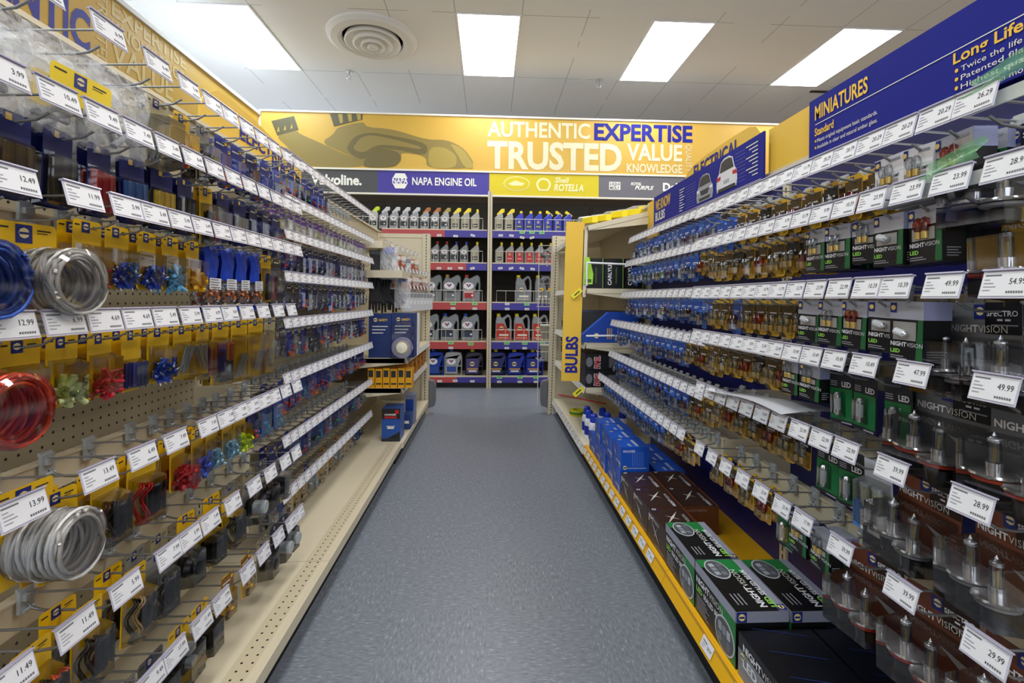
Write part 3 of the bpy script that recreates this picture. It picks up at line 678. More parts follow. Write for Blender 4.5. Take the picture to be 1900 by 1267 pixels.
def mk_block(shape, w=.058, h=.115, d=.036, cardm=None, body=BLK, seed=1, cap=STEEL):
    a = MB(); card(a, w, h, cardm or CY); c = MB(); rnd = random.Random(seed)
    if shape == 'octagon':
        c.prism([(.03 * math.cos(R(22.5 + 45 * i)), -h + .05 + .026 * math.sin(R(22.5 + 45 * i))) for i in range(8)], -.02, -.003, body, .003).lathe([(.012, .02), (.012, .032), (.005, .034)], cap, 12, (0, 0, -h + .05), 'Y').box(-.012, .012, -.03, -.012, -h + .07, -h + .085, cap)
    elif shape == 'relay':
        c.prism(rrect(-w * .36, w * .36, -h + .02, -h * .4, .004, 2), -d, -.003, body, .003)
        for i in range(4): c.box(-w * .3 + i * w * .18, -w * .3 + i * w * .18 + .006, -d * .7, -d * .6, -h + .006, -h + .02, BRASS)
        c.box(-w * .2, w * .2, -d - .002, -d, -h + .04, -h * .5, M('#3a3a40', 0.4))
    elif shape == 'socket':
        c.lathe([(.02, .002), (.021, .02), (.015, .03), (.014, .045), (.006, .046)], body, 14, (0, 0, -h + .05), 'Y'); loop(c, 0, -h * .5, .018, .03, -.01, .0022, M('#222226', 0.4), -30, 220)
    elif shape == 'cap':
        c.lathe([(.022, .002), (.024, .012), (.018, .02), (.018, .05), (.016, .052)], body, 16, (0, 0, -h + .055), 'Y', mats=[body, BLK, cap, cap])
    elif shape == 'clamp':
        c.prism([(-.02, -h + .02), (-.004, -h + .02), (.0, -h + .06), (.004, -h + .02), (.02, -h + .02), (.016, -h + .1), (-.016, -h + .1)], -.026, -.006, BLK, .002); c.prism(rrect(-.015, .015, -h + .07, -h + .115, .004, 2), -.03, -.004, COPPER, .003)
    elif shape == 'rods':
        for i in range(7): c.cyl((-.02 + i * .004, -.004 - .003 * (i % 3), -h + .02 + rnd.uniform(0, .01)), (-.002 + i * .004, -.012, -h + .075 + rnd.uniform(0, .01)), .0022, STEEL, n=6)
    elif shape == 'gator':
        c.prism([(-.016, -h + .02), (.0, -h + .02), (.004, -h * .35), (-.008, -h * .3)], -.016, -.004, BLK, .002); c.prism([(.004, -h + .02), (.018, -h + .02), (.012, -h * .4), (.006, -h * .35)], -.016, -.004, WIRER, .002)
    elif shape == 'fork':
        c.prism([(-.02, -h * .62), (.02, -h * .62), (.024, -h * .75), (.016, -h * .75), (.012, -h * .68), (-.012, -h * .68), (-.016, -h * .75), (-.024, -h * .75)][::-1], -.016, -.004, CBLUE, .002).box(-.024, .024, -.014, -.004, -h + .02, -h + .05, CBLUE)
    return P(('backing_card', a), ('part', c), ('clear_blister', blist(MB(), -w * .45, w * .45, -h + .012, -.026, d + .006)))
def mk_shrink(cols, w=.055, h=.12, seed=1):
    rnd = random.Random(seed); a = MB(); card(a, w, h, CNAVY, YELL, .009, None); c = MB()
    for i in range(6): c.prism(rrect(-w * .43 + i * w * .145, -w * .43 + i * w * .145 + w * .15, -h + .02, -.032, .002, 1), -.007 - .002 * (i % 2), -.002, M(cols[i % len(cols)], 0.45), .001)
    return P(('backing_card', a), ('heat_shrink_tubing', c), ('clear_sleeve', blist(MB(), -w * .47, w * .47, -h + .014, -.026, .012)))
def mk_bag(seed, w=.055, h=.15):
    rnd = random.Random(seed)
    def sheet(z0, z1, bulge, mt, m):
        n, k = 8, 8; vs = []
        for side in (-1, 1):
            for j in range(k + 1):
                for i in range(n + 1):
                    u = i / n * 2 - 1; v = j / k
                    e = (1 - u * u) ** .5 * math.sin(math.pi * min(1, .12 + v * .88)) ** .5
                    vs.append((u * w * .5 * (1 - .1 * v * (1 - v)), side * bulge * e + .002 * math.sin(7 * u + 9 * v + seed), z0 + (z1 - z0) * v + .002 * math.sin(5 * u + seed)))
        fs = []
        for s_ in range(2):
            o = s_ * (n + 1) * (k + 1)
            for j in range(k):
                for i in range(n):
                    q = (o + j * (n + 1) + i, o + j * (n + 1) + i + 1, o + (j + 1) * (n + 1) + i + 1, o + (j + 1) * (n + 1) + i)
                    fs.append(q if s_ == 0 else q[::-1])
        m.add(vs, fs, mt, True)
    b = MB(); sheet(-.07, .012, .009, CBLUE, b)
    lb = MB().box(-w * .42, w * .42, -.0125, -.0115, -.095, -.068, WHITE)
    for i in range(4): lb.rect(-w * .36, w * (.3 - .1 * (i % 2)), -.091 + i * .006, -.089 + i * .006, -.013, GREY)
    c = MB(); pile(c, -w * .4, w * .4, -h + .03, -.1, .012, [COPPER, M('#d98a5c', 0.35), STEEL], 14, .004, .02, rnd)
    p = MB(); sheet(-h + .012, -.068, .015, CLEAR, p); q = MB(); sheet(-h + .0, -h + .016, .006, CBLUE, q)
    return P(('bag_header', b, [('label', lb)]), ('terminals', c), ('clear_bag', p), ('bag_seal', q))
def mk_poly(seed, w=.13, h=.15, hdr=True):
    rnd = random.Random(seed); m = MB(); n, k = 12, 12; vs = []
    for side in (-1, 1):
        for j in range(k + 1):
            for i in range(n + 1):
                u = i / n * 2 - 1; v = j / k
                e = max(0, (1 - u * u)) ** .5 * math.sin(math.pi * (.06 + .9 * v)) ** .6
                vs.append((u * w * .5, side * .022 * e + rnd.uniform(-.005, .005), .012 - (h) * v + rnd.uniform(-.003, .003)))
    fs = []
    for s_ in range(2):
        o = s_ * (n + 1) * (k + 1)
        for j in range(k):
            for i in range(n):
                q = (o + j * (n + 1) + i, o + (j + 1) * (n + 1) + i, o + (j + 1) * (n + 1) + i + 1, o + j * (n + 1) + i + 1); fs.append(q if s_ == 0 else q[::-1])
    m.add(vs, fs, POLY, False)
    hd = MB(); card(hd, w * .75, .052, M('#f2d21a', 0.35), NAVY, .02, INK, -.03)
    pts = [(rnd.uniform(-w * .35, w * .35), rnd.uniform(-.01, .01), -h * rnd.uniform(.35, .9)) for i in range(9)]
    c = MB().tube(pts, .006, M('#a9acb0', 0.35), 6)
    if hdr:
        hd2 = MB().join(hd, Matrix.Translation((0, 0, -.05)))
        return P(('clear_bag', m), ('tubing', c), ('header_card', hd2))
    return P(('clear_bag', m), ('tubing', c))
def mk_bulbs(cardm, glass, w=.046, h=.088, seed=1, dark=None, n=2, base=BRASS):
    a = MB(); card(a, w, h, cardm, NAVY, .010, None)
    if dark: a.rect(-w * .5, w * .5, -.030, .002, -.0014, dark); a.prism([(-w * .5, -h + .013), (-w * .1, -h + .013), (-w * .5, -.06)], -.0018, -.001, dark)
    a.rect(-w * .3, w * .3, -.02, -.0165, -.002, WHITE); a.rect(-w * .3, w * .1, -.025, -.023, -.002, WHITE)
    c = MB()
    for i in range(n): lamp(c, (i - (n - 1) / 2) * w * .42, -.012, -h + .026, 1.25, glass, base)
    return P(('backing_card', a), ('bulbs', c), ('clear_blister', blist(MB(), -w * .45, w * .45, -h + .018, -.036, .022)))
def mk_ledbox(w=.065, h=.075, d=.032, seed=1, bulb='mini', white=False):
    a = MB(); body = WHITE if white else BLK; y = -d - .0006
    a.box(-w / 2, w / 2, -d, 0, -h, -.006, body).box(-w / 2, w / 2, -d - .0004, 0.0, -.016, .012, WHITE if white else SILVER)
    a.rect(-w / 2 + .001, -w / 2 + .013, -.006, .010, y - .0004, NAVY); a.prism(ell(-w / 2 + .007, .002, .0042, .0042, 10), y - .001, y - .0004, M('#f1d680', 0.4)); a.rect(w * .05, w * .4, .002, .006, y - .0002, LINE)
    if white:
        a.text('BACKUP LAMP', -w * .32, -.026, .008, INK, y, .75, .01); a.rect(-w / 2 + .003, -w / 2 + .005, -h + .006, -.02, y, LINE)
    else:
        a.add([(w * .5, y, -.016), (w * .36, y, -.016), (w * .30, y, -h + .002), (w * .5, y, -h + .002)], [(1, 2, 3, 0)], M('#1f6636', 0.4))
        a.text('NIGHT', -w * .46, -h + .026, .0095, WHITE, y, 1.0, .03); x = glyphs('NIGHT', .03, 2, 0)[2] * .0095
        a.text('VISION', -w * .46 + x + .001, -h + .026, .0095, WHITE, y - .0002, .95, -.01); a.text('LED', -w * .46, -h + .015, .0085, LGREEN, y, 1.25, .03)
        for i in range(2): a.rect(-w * .46, -w * .05 + i * .006, -h + .009 - i * .0035, -h + .0105 - i * .0035, y, LINE)
        for i in range(4): a.quad((w / 2 + .0004, -d + .006, -h + .02 - i * .004), (w / 2 + .0004, -.006 - .004 * (i % 2), -h + .02 - i * .004), (w / 2 + .0004, -.006 - .004 * (i % 2), -h + .0215 - i * .004), (w / 2 + .0004, -d + .006, -h + .0215 - i * .004), LINE)
        a.box(w / 2, w / 2 + .0006, -d, 0, -.016, .012, M('#8f93b4', 0.35))
    wn = MB().box(-w * .38, w * .30, -d - .001, -d + .002, -h + .036, -.028 if white else -.02, M('#9d9a95', 0.4))
    c = MB()
    if bulb == 'festoon': c.cyl((-w * .2, -d - .006, -h + .05), (w * .06, -d - .006, -h + .046), .006, M('#d9dcdf', 0.2), n=8).cyl((w * .06, -d - .006, -h + .046), (w * .11, -d - .006, -h + .045), .006, CHROME, n=8, r1=.002).cyl((-w * .2, -d - .006, -h + .05), (-w * .25, -d - .006, -h + .051), .006, CHROME, n=8, r1=.002)
    elif bulb == 'amber': lamp(c, -w * .12, -d - .004, -h + .038, 1, AMBER); lamp(c, w * .08, -d - .004, -h + .038, 1, AMBER)
    else: lamp(c, -w * .14, -d - .004, -h + .038, .95); lamp(c, w * .06, -d - .004, -h + .038, .95)
    return P(('box', a, [('window', wn)]), ('bulbs', c))
def mk_ledgreen(w=.06, h=.112):
    a = MB(); card(a, w, h, M('#22242a', 0.4), NAVY, .008, None); y = -.0016
    a.rect(-w / 2 + .002, w / 2 - .002, -h + .02, -.03, y, M('#16713a', 0.35)); a.text('LED', w * .42, -.026, .014, WHITE, y - .0004, .95, .03, 'R')
    for i in range(3): a.rect(-w * .42, -w * .14, -.018 - i * .004, -.016 - i * .004, y - .0004, LINE)
    a.rect(0, w * .42, -h + .014, -h + .017, y - .0004, LINE)
    c = MB().lathe([(.004, 0), (.0065, .004), (.0065, .01)], CHROME, 10, (0, -.01, -h + .03)).lathe([(.0062, .01), (.0062, .034)], M('#d5d8da', 0.25), 10, (0, -.01, -h + .03)).lathe([(.0065, .034), (.0065, .04), (.003, .045)], CHROME, 10, (0, -.01, -h + .03))
    return P(('backing_card', a), ('festoon_bulb', c), ('clear_blister', blist(MB(), -.011, .011, -h + .028, -h + .076, .02)))
def mk_capsule(cardm, ring, w=.115, h=.152, seed=1, stripe=None):
    a = MB(); card(a, w, h, cardm, NAVY, .020, None); y = -.0014
    a.rect(0.004, w * .5, -.034, .012, y, stripe or BLK)
    a.text('NIGHT', -w * .46, -.032, .015, WHITE, y - .0005, 1.0, .03); x = glyphs('NIGHT', .03, 2, 0)[2] * .015
    a.text('VISION', -w * .46 + x + .001, -.032, .015, TXTW, y - .0007, .95, -.008)
    a.text('SPECTRO', w * .46, -.008, .011, WHITE, y - .0005, 1.0, .02, 'R'); a.rect(w * .2, w * .27, -.015, -.012, y - .0005, WHITE); a.rect(w * .3, w * .37, -.015, -.012, y - .0005, WHITE); a.rect(w * .12, w * .46, -.022, -.02, y - .0005, LINE)
    a.add([(-w * .02, y - .0006, -.065), (w * .5, y - .0006, -.10), (w * .5, y - .0006, -.075)], [(0, 1, 2)], M('#b9bcc4', 0.4))
    a.rect(-w * .5, w * .5, -h + .013, -h + .04, y, stripe or CDK)
    c1 = MB(); capsule(c1, -w * .24, -.034, -h + .030, .92, ring); c2 = MB(); capsule(c2, w * .16, -.040, -h + .024, .92, ring)
    return P(('backing_card', a), ('capsule_bulb', c1), ('capsule_bulb', c2), ('clear_blister', blist(MB(), -w * .46, w * .46, -h + .02, -.040, .07)))
def mk_clam(w=.06, h=.11):
    a = MB(); a.box(-w / 2, w / 2, -.002, 0, -h, .012, M('#c9ccd2', 0.3)).box(-w / 2, -w * .2, -.026, -.002, -h, -h + .045, M('#4b86d8', 0.35)).box(-w * .2, w / 2, -.026, -.002, -h, -h + .035, WHITE)
    for i in range(3): a.rect(-w * .14, w * .4, -h + .008 + i * .007, -h + .0095 + i * .007, -.0264, GREY)
    c = MB()
    for i in range(2): c.cyl((-.012 + .026 * i, -.014, -h + .04 + .0), (-.012 + .026 * i, -.014, -h + .075), .0085, M('#b9bda6', 0.3), n=10).cyl((-.012 + .026 * i, -.014, -h + .075), (-.012 + .026 * i, -.014, -h + .08), .0095, STEEL, n=10)
    return P(('backing_card', a), ('bulbs', c), ('clear_shell', blist(MB(), -w * .48, w * .48, -h + .004, -.02, .03)))
def mk_small(cardm, topm, cont, seed, w=.05, h=.11, d=.016):
    rnd = random.Random(seed); a = MB().prism(rrect(-w / 2, w / 2, -h + .012, .012, .004, 1), -.0008, 0, cardm); a.rect(-w / 2, w / 2, -.022, .010, -.0012, topm)
    a.rect(-w * .4, w * .2, -.008, -.004, -.0016, TXTW); a.prism(ell(w * .32, .0, .005, .005, 8), -.002, -.0014, TXTY)
    pile(a, -w * .36, w * .36, -h + .022, -h * .5, d, cont, 6, .0042, .018, rnd)
    return P(('pack', a.join(blist(MB(), -w * .45, w * .45, -h + .016, -.026, d))))
# ------------------------------------------------------------------ stock for the hook rows
WIREc = dict(red='#c4161c', black='#141416', white='#d9d6cf', brown='#5a3420', grey='#7c7c80', orange='#e06a1a', blue='#2456c8')
_K = {}
KIND = {
 'coO': (lambda: mk_coil('#d8472a', 1), 'wire_coil_pack', 'orange-red wire coil on yellow card'),
 'coW': (lambda: mk_coil('#cfccc6', 2), 'wire_coil_pack', 'white wire coil on yellow card'),
 'coW2': (lambda: mk_coil('#d4d2cf', 5), 'wire_coil_pack', 'thick white wire coil on yellow card'),
 'coB': (lambda: mk_coil('#2a56b8', 3), 'wire_coil_pack', 'blue wire coil on yellow card'),
 'coB2': (lambda: mk_coil('#2440a8', 7), 'wire_coil_pack', 'dark blue wire coil on yellow card'),
 'ty': (lambda: mk_terminal([M('#f0c419', 0.35)], seed=2), 'terminal_pack', 'yellow crimp terminals on yellow card'),
 'tyt': (lambda: mk_sticks([M('#f2b51a', 0.4)], r=.0055, n=5, d=.03, seed=4), 'terminal_pack', 'yellow plastic tubes on yellow card'),
 'tl': (lambda: mk_terminal([M('#c4d67a', 0.35), M('#d3de9a', 0.35)], r=.0045, n=28, seed=3), 'terminal_pack', 'lime-green connectors on yellow card'),
 'tr': (lambda: mk_terminal([M('#c4122a', 0.3)], r=.003, l=.024, n=42, seed=5), 'terminal_pack', 'red butt connectors on yellow card'),
 'trb': (lambda: mk_terminal([M('#c41c22', 0.3), M('#b01018', 0.3)], r=.0048, l=.022, n=40, d=.04, seed=6), 'terminal_pack', 'chunky red connectors on yellow card'),
 'tn': (lambda: mk_sticks([M('#233a86', 0.4)], r=.004, n=8, z1=-.05, seed=6), 'terminal_pack', 'navy sleeves on yellow card'),
 'tb': (lambda: mk_terminal([M('#2350c8', 0.3), M('#1c3fa6', 0.3)], n=36, tip=STEEL, seed=7), 'terminal_pack', 'blue crimp terminals on yellow card'),
 'tbc': (lambda: mk_block('fork', w=.085, h=.13), 'terminal_pack', 'blue wire clip on wide yellow card'),
 'tB': (lambda: mk_terminal([M('#6fb4da', 0.35)], r=.0036, l=.034, n=24, seed=8), 'terminal_pack', 'light blue tubes on yellow card'),
 'tBl': (lambda: mk_terminal([M('#8fc0d8', 0.3)], r=.003, l=.02, n=40, seed=9), 'terminal_pack', 'pale blue beads on yellow card'),
 'tyo': (lambda: mk_terminal([M('#f2b80c', 0.35)], r=.0046, l=.022, n=24, seed=10), 'terminal_pack', 'fat yellow connectors on yellow card'),
 'tneo': (lambda: mk_terminal([M('#d9f01c', 0.35)], r=.0046, l=.018, n=26, seed=11), 'terminal_pack', 'neon yellow connectors on yellow card'),
 'trw': (lambda: mk_terminal([M('#c8202a', 0.35)], r=.0022, l=.04, n=16, seed=12), 'terminal_pack', 'thin red wire leads on yellow card'),
 'tbw': (lambda: mk_terminal([M('#1c46c0', 0.35)], r=.0042, l=.024, n=26, seed=13, cardm=CY), 'terminal_pack', 'bright blue connectors on yellow card'),
 'rod': (lambda: mk_block('rods'), 'terminal_pack', 'silver rod fuses on yellow card'),
 'gat': (lambda: mk_block('gator', w=.06, h=.13), 'clip_pack', 'black and red clips on yellow card'),
 'cla': (lambda: mk_block('clamp', w=.068, h=.155), 'clip_pack', 'copper and black clamp, yellow card'),
 'big': (lambda: mk_block('rods', w=.068, h=.16), 'clip_pack', 'silver rods on tall yellow card'),
 'chr': (lambda: mk_block('rods', w=.062, h=.14, cardm=M('#c2b48a', 0.4)), 'clip_pack', 'silver rods on tan card'),
 'dkc': (lambda: mk_block('gator', w=.05, h=.14), 'clip_pack', 'narrow yellow card with dark clips'),
 'bag': (lambda: mk_bag(1), 'terminal_bag', 'blue-topped bag of copper terminals'),
 'hk': (lambda: mk_shrink(['#2a2422', '#37302c']), 'heat_shrink_pack', 'black heat-shrink tubing, navy header'),
 'hk2': (lambda: mk_shrink(['#141416', '#1f1f22']), 'heat_shrink_pack', 'glossy black heat-shrink tubing, navy header'),
 'hr': (lambda: mk_shrink(['#b0202a', '#c42c34']), 'heat_shrink_pack', 'red heat-shrink tubing, navy header'),
 'hb': (lambda: mk_shrink(['#3a68a8', '#4a7cb8']), 'heat_shrink_pack', 'blue heat-shrink tubing, navy header'),
 'hy': (lambda: mk_shrink(['#e0c030', '#eccf4a']), 'heat_shrink_pack', 'yellow heat-shrink tubing, navy header'),
 'hd': (lambda: mk_shrink(['#3c3a2c', '#54523a', '#2c2c2e']), 'heat_shrink_pack', 'olive heat-shrink tubing, navy header'),
 'hc': (lambda: mk_shrink(['#cfcdc4', '#bdbab0'], w=.06), 'heat_shrink_pack', 'clear heat-shrink tubing, navy header'),
 'pol': (lambda: mk_poly(3), 'tubing_bag', 'crumpled bag with yellow header'),
 'pol2': (lambda: mk_poly(9, hdr=False), 'tubing_bag', 'plain crumpled bag of tubing'),
 'org': (lambda: mk_terminal([M('#e8962a', 0.35)], w=.085, h=.1, r=.006, l=.03, n=14, seed=21, cardm=M('#e9a21a', 0.4)), 'terminal_pack', 'wide amber-yellow card pack'),
 'lrb': (lambda: mk_loops(['#c4161c', '#141416'], seed=2), 'fuse_holder_pack', 'red and black leads, yellow card'),
 'lbr': (lambda: mk_loops(['#5a3420', '#2a2422'], seed=3), 'fuse_holder_pack', 'brown wire lead on yellow card'),
 'lrw': (lambda: mk_loops(['#c4161c', '#c4161c'], seed=4, w=.07), 'fuse_holder_pack', 'red wire loops, yellow card'),
 'lbk': (lambda: mk_loops(['#c4161c', '#1a1a1c'], seed=5), 'fuse_holder_pack', 'fuse holder with red lead'),
 'lor': (lambda: mk_loops(['#e0561a', '#141416', '#e0561a'], seed=6, d=.036), 'fuse_holder_pack', 'fuse holder with orange leads'),
 'lkk': (lambda: mk_loops(['#1a1a1c', '#232326'], seed=7), 'fuse_holder_pack', 'fuse holder with black leads'),
 'ltn': (lambda: mk_loops(['#1a1a1c', '#c9a46a'], seed=8), 'fuse_holder_pack', 'fuse holder with tan leads'),
 'lgy': (lambda: mk_loops(['#5c5c60', '#3a3a3e'], seed=9, cardm=M('#8d8a80', 0.4)), 'fuse_holder_pack', 'grey corded holder on grey card'),
 'rel': (lambda: mk_block('relay'), 'switch_pack', 'black relay block on yellow card'),
 'rel2': (lambda: mk_block('relay', w=.066, h=.12, cardm=M('#5d5a55', 0.4)), 'switch_pack', 'black box switch on grey card'),
 'soc': (lambda: mk_block('socket', cardm=M('#a59a78', 0.4)), 'switch_pack', 'black socket on tan card'),
 'oct': (lambda: mk_block('octagon', w=.07, h=.115), 'switch_pack', 'dark octagonal switch with silver knob'),
 'cap': (lambda: mk_block('cap', cardm=M('#26262a', 0.4)), 'switch_pack', 'chrome push button on black card'),
 'cap2': (lambda: mk_block('cap', cardm=M('#8f8c86', 0.4)), 'switch_pack', 'black and chrome plug on grey card'),
 'red': (lambda: mk_terminal([M('#b8141c', 0.3)], w=.08, h=.11, r=.012, l=.05, n=9, d=.04, seed=31), 'terminal_pack', 'bulky red fitting, clear shell'),
 'yk': (lambda: mk_small(CY, M('#8a5a10', 0.4), [BLK, M('#e0a81c', 0.3)], 41), 'terminal_pack', 'black-amber pieces on yellow card'),
 # blue side
 'cpY': (lambda: mk_capsule(M('#c99a14', 0.4), M('#c9421c', 0.4), stripe=M('#6a4a0e', 0.4)), 'headlamp_bulb_pack', 'twin headlamp capsules on yellow card'),
 'cpG': (lambda: mk_capsule(M('#77777b', 0.4), M('#8c8c90', 0.4)), 'headlamp_bulb_pack', 'twin headlamp capsules on grey card'),
 'cpGr': (lambda: mk_capsule(M('#6c6c70', 0.4), M('#d0401c', 0.4)), 'headlamp_bulb_pack', 'orange-ringed headlamp capsules on grey card'),
 'cpB': (lambda: mk_capsule(M('#74402a', 0.4), M('#8a8a8e', 0.4), stripe=M('#2c1a12', 0.4)), 'headlamp_bulb_pack', 'chrome-collared headlamp capsules on brown card'),
 'cpBr': (lambda: mk_capsule(M('#6b3a26', 0.4), M('#c8361c', 0.4), stripe=M('#2c1a12', 0.4)), 'headlamp_bulb_pack', 'red-ringed headlamp capsules on brown card'),
 'lb': (lambda: mk_ledbox(), 'led_bulb_box', 'black-green box with twin lamps'),
 'lbf': (lambda: mk_ledbox(bulb='festoon'), 'led_bulb_box', 'black-green box with festoon lamp'),
 'lba': (lambda: mk_ledbox(bulb='amber'), 'led_bulb_box', 'black-green box with amber lamps'),
 'lbs': (lambda: mk_ledbox(w=.055, h=.066, d=.028), 'led_bulb_box', 'small black-green lamp box'),
 'bx': (lambda: mk_ledbox(w=.058, h=.072, white=True), 'backup_lamp_box', 'white boxed backup lamp'),
 'bkb': (lambda: mk_ledbox(w=.06, h=.085, d=.045, bulb='festoon'), 'led_bulb_box', 'deep black boxed lamp'),
 'lg': (lambda: mk_ledgreen(), 'festoon_bulb_pack', 'green card with festoon lamp'),
 'cl': (lambda: mk_clam(), 'led_bulb_pack', 'silver-blue clamshell of two bulbs'),
 'go': (lambda: mk_bulbs(CGOLD, GLASS, dark=M('#57441a', 0.4), seed=1), 'carded_bulb_pack', 'clear bulbs on gold card'),
 'goa': (lambda: mk_bulbs(CGOLD, AMBER, dark=M('#57441a', 0.4), seed=2), 'carded_bulb_pack', 'amber bulbs on gold card'),
 'gob': (lambda: mk_bulbs(M('#b88a1a', 0.4), GLASS, h=.082, dark=BLK, seed=3), 'carded_bulb_pack', 'clear bulbs on black-gold card'),
 'bl': (lambda: mk_bulbs(BULBBLUE, GLASS, h=.098, dark=M('#2456b8', 0.4), seed=4, base=SILVER), 'bulb_pack', 'clear bulbs on blue card'),
 'bl1': (lambda: mk_bulbs(M('#2f6fd6', 0.35), GLASS, w=.042, h=.1, seed=5, n=1, base=SILVER), 'bulb_pack', 'single clear bulb on blue card'),
 'bla': (lambda: mk_bulbs(BULBBLUE, AMBER, h=.095, dark=M('#2456b8', 0.4), seed=6, base=SILVER), 'bulb_pack', 'amber bulbs on blue card'),
}
# small packs of the rear beige bay
SM = {'s1': (CBLUE, M('#1c2a80', 0.4), [ORANGE, M('#c8402a', 0.4)], 'orange pieces on blue card'), 's2': (M('#e9e4cf', 0.4), M('#7a4fa8', 0.4), [M('#b8d84a', 0.4), ORANGE], 'green and orange pieces on pale card'),
      's3': (CNAVY, M('#141c50', 0.4), [GREY, M('#b8bcc4', 0.3)], 'grey pieces on navy card'), 's4': (M('#5c5c66', 0.4), M('#3a2f20', 0.4), [M('#a8b0a4', 0.3), M('#4a4a52', 0.4)], 'clear pieces on grey card'),
      's5': (M('#23308c', 0.4), M('#1a1f60', 0.4), [RED, M('#3a6ad0', 0.4)], 'red and blue pieces on blue card'), 's6': (M('#2c58a8', 0.4), CNAVY, [M('#5ab0b4', 0.4), M('#3a8ad0', 0.4)], 'teal pieces on blue card'),
      's7': (M('#d9a81c', 0.4), M('#6a4a10', 0.4), [BLK, M('#d0cfc8', 0.3)], 'black and clear pieces on yellow card'), 's8': (M('#9a9aa0', 0.4), M('#23308c', 0.4), [M('#c9ccd0', 0.3), GREY], 'silver pieces on grey card'),
      's9': (M('#1c2a80', 0.4), M('#3a4ab0', 0.4), [M('#2a9a5c', 0.4), BLK], 'green and black pieces on blue card')}
for _i, (_k, _v) in enumerate(SM.items()):
    KIND[_k] = ((lambda v=_v, i=_i: mk_small(v[0], v[1], v[2], 60 + i, h=.112)), 'accessory_pack', _v[3])
def proto(code):
    if code not in _K: _K[code] = KIND[code][0]()
    return _K[code]
BAYN = {'L1': 'front beige bay', 'L2': 'rear beige bay', 'R1': 'front blue bay', 'R2': 'rear blue bay'}
rj = random.Random(5)
def hang(side, bayk, row, nrows, idx, Y, z, tip, price, code, n=1, gap=.024, back=.06, tagit=True, dz=0.0, flat=False, yaw=None, dy=0.0):
    L = dict(L1=.17, L2=.15, R1=.14, R2=.13)[bayk]; xb = tip + L
    if bayk == 'R2': xb = min(xb, .93); L = xb - tip
    L -= .005; xb -= .005
    sx = -1 if side == 'L' else 1; rz = LROT if side == 'L' else RROT
    rown = 'top' if row == 0 else 'bottom' if row == nrows - 1 else ORD[row + 1]
    where = '%s hook, %s row, %s' % (ORD[idx], rown, BAYN[bayk])
    loc = (sx * xb, Y, z)
    if tagit: put_hook((sx * xb, Y, z), rz, L, price, 'wire hook with %s price tag, %s' % (price, where), .97 if bayk == 'L1' else .88 if bayk == 'L2' else .84)
    if not code: return
    k = KIND[code]; p = proto(code)
    for i in range(n):
        x = tip + (back if not code.startswith('cp') else .088) + gap * i
        if x > xb - .006: break
        dr = R(rj.uniform(-7, 7)) if yaw is None else yaw
        lb = '%s, %s%s' % (k[2], 'front, ' if (n > 1 and i == 0) else '' if i == 0 else ORD[i + 1] + ' back, ', where)
        o_ = p.spawn(k[1], lb, 'pack', (sx * x, Y + dy + (.022 if code.startswith('cp') else 0) + rj.uniform(-.003, .003), z - .031 + dz), rz + dr, 'packs on the ' + BAYN[bayk], 0, flat or i > 0, R(rj.uniform(-2.5, 2.5)))
        if bayk in ('L2', 'R2'): o_.scale = (rj.uniform(.9, 1.12), 1, rj.uniform(.82, 1.12))
def row(side, bayk, ri, nr, z, tip, items, back=.065, gap=.024, dz=0.0):
    for i, it in enumerate(items):
        Y, price, code = it[0], it[1], it[2]; n = it[3] if len(it) > 3 else 1
        g = it[4] if len(it) > 4 else gap
        hang(side, bayk, ri, nr, i + 1, Y, z, tip, price, code, n, g, back, dz=dz - (.02 if code in ('coW', 'coB') else -.028 if code == 'coW2' else 0), dy=it[5] if len(it) > 5 else 0)
T = .60
PR = ['5.99', '7.49', '6.49', '8.49', '7.99', '5.49', '9.49', '11.49', '4.69', '6.99', '3.99', '10.49']
def tail(ys, codes, n=2): return [(y, PR[(i * 5 + len(codes)) % len(PR)], c, n) for i, (y, c) in enumerate(zip(ys, codes))]
row('L', 'L1', 0, 7, LZ1[0], T, [(.55, '5.99', 'org', 1), (.66, '8.99', 'pol2', 1), (.775, '6.99', 'pol', 2, .05), (.885, '6.49', 'pol2', 2, .05), (.975, '5.99', 'chr', 2), (1.055, '4.69', 'trw', 2), (1.125, '4.99', 'lgy', 2)] + tail([1.20, 1.275, 1.35, 1.43, 1.51], ['s1', 's1', 's3', 's1', 's9']), gap=.03)
row('L', 'L1', 1, 7, LZ1[1], T, [(.54, '9.69', 'tbc', 1), (.612, '3.99', 'tyt', 2), (.69, '10.49', 'hk', 2), (.765, '9.49', 'hk2', 2), (.84, '7.49', 'hr', 2), (.915, '5.49', 'hb', 2), (.99, '8.49', 'hy', 2), (1.065, '8.49', 'hd', 2), (1.14, '6.49', 'dkc', 2), (1.215, '5.99', 'hc', 2), (1.29, '7.49', 'hc', 2), (1.365, '7.99', 's3', 2), (1.435, '6.99', 's3', 2), (1.505, '6.49', 's5', 2)], gap=.014)
row('L', 'L1', 2, 7, LZ1[2], T, [(.628, '12.49', 'coB', 1, .024, -.035), (.732, '11.99', 'coW', 1, .09, -.02), (.815, '5.99', 'trw', 2), (.882, '5.49', 'tb', 2), (.952, '5.99', 'tb', 2), (1.022, '6.49', 'tB', 2), (1.095, '5.99', 'tyo', 2), (1.165, '7.49', 'bag', 2), (1.235, '7.99', 'bag', 2), (1.305, '7.49', 'bag', 2), (1.375, '8.49', 'bag', 2), (1.445, '6.99', 'dkc', 2), (1.515, '6.49', 's4', 2)])
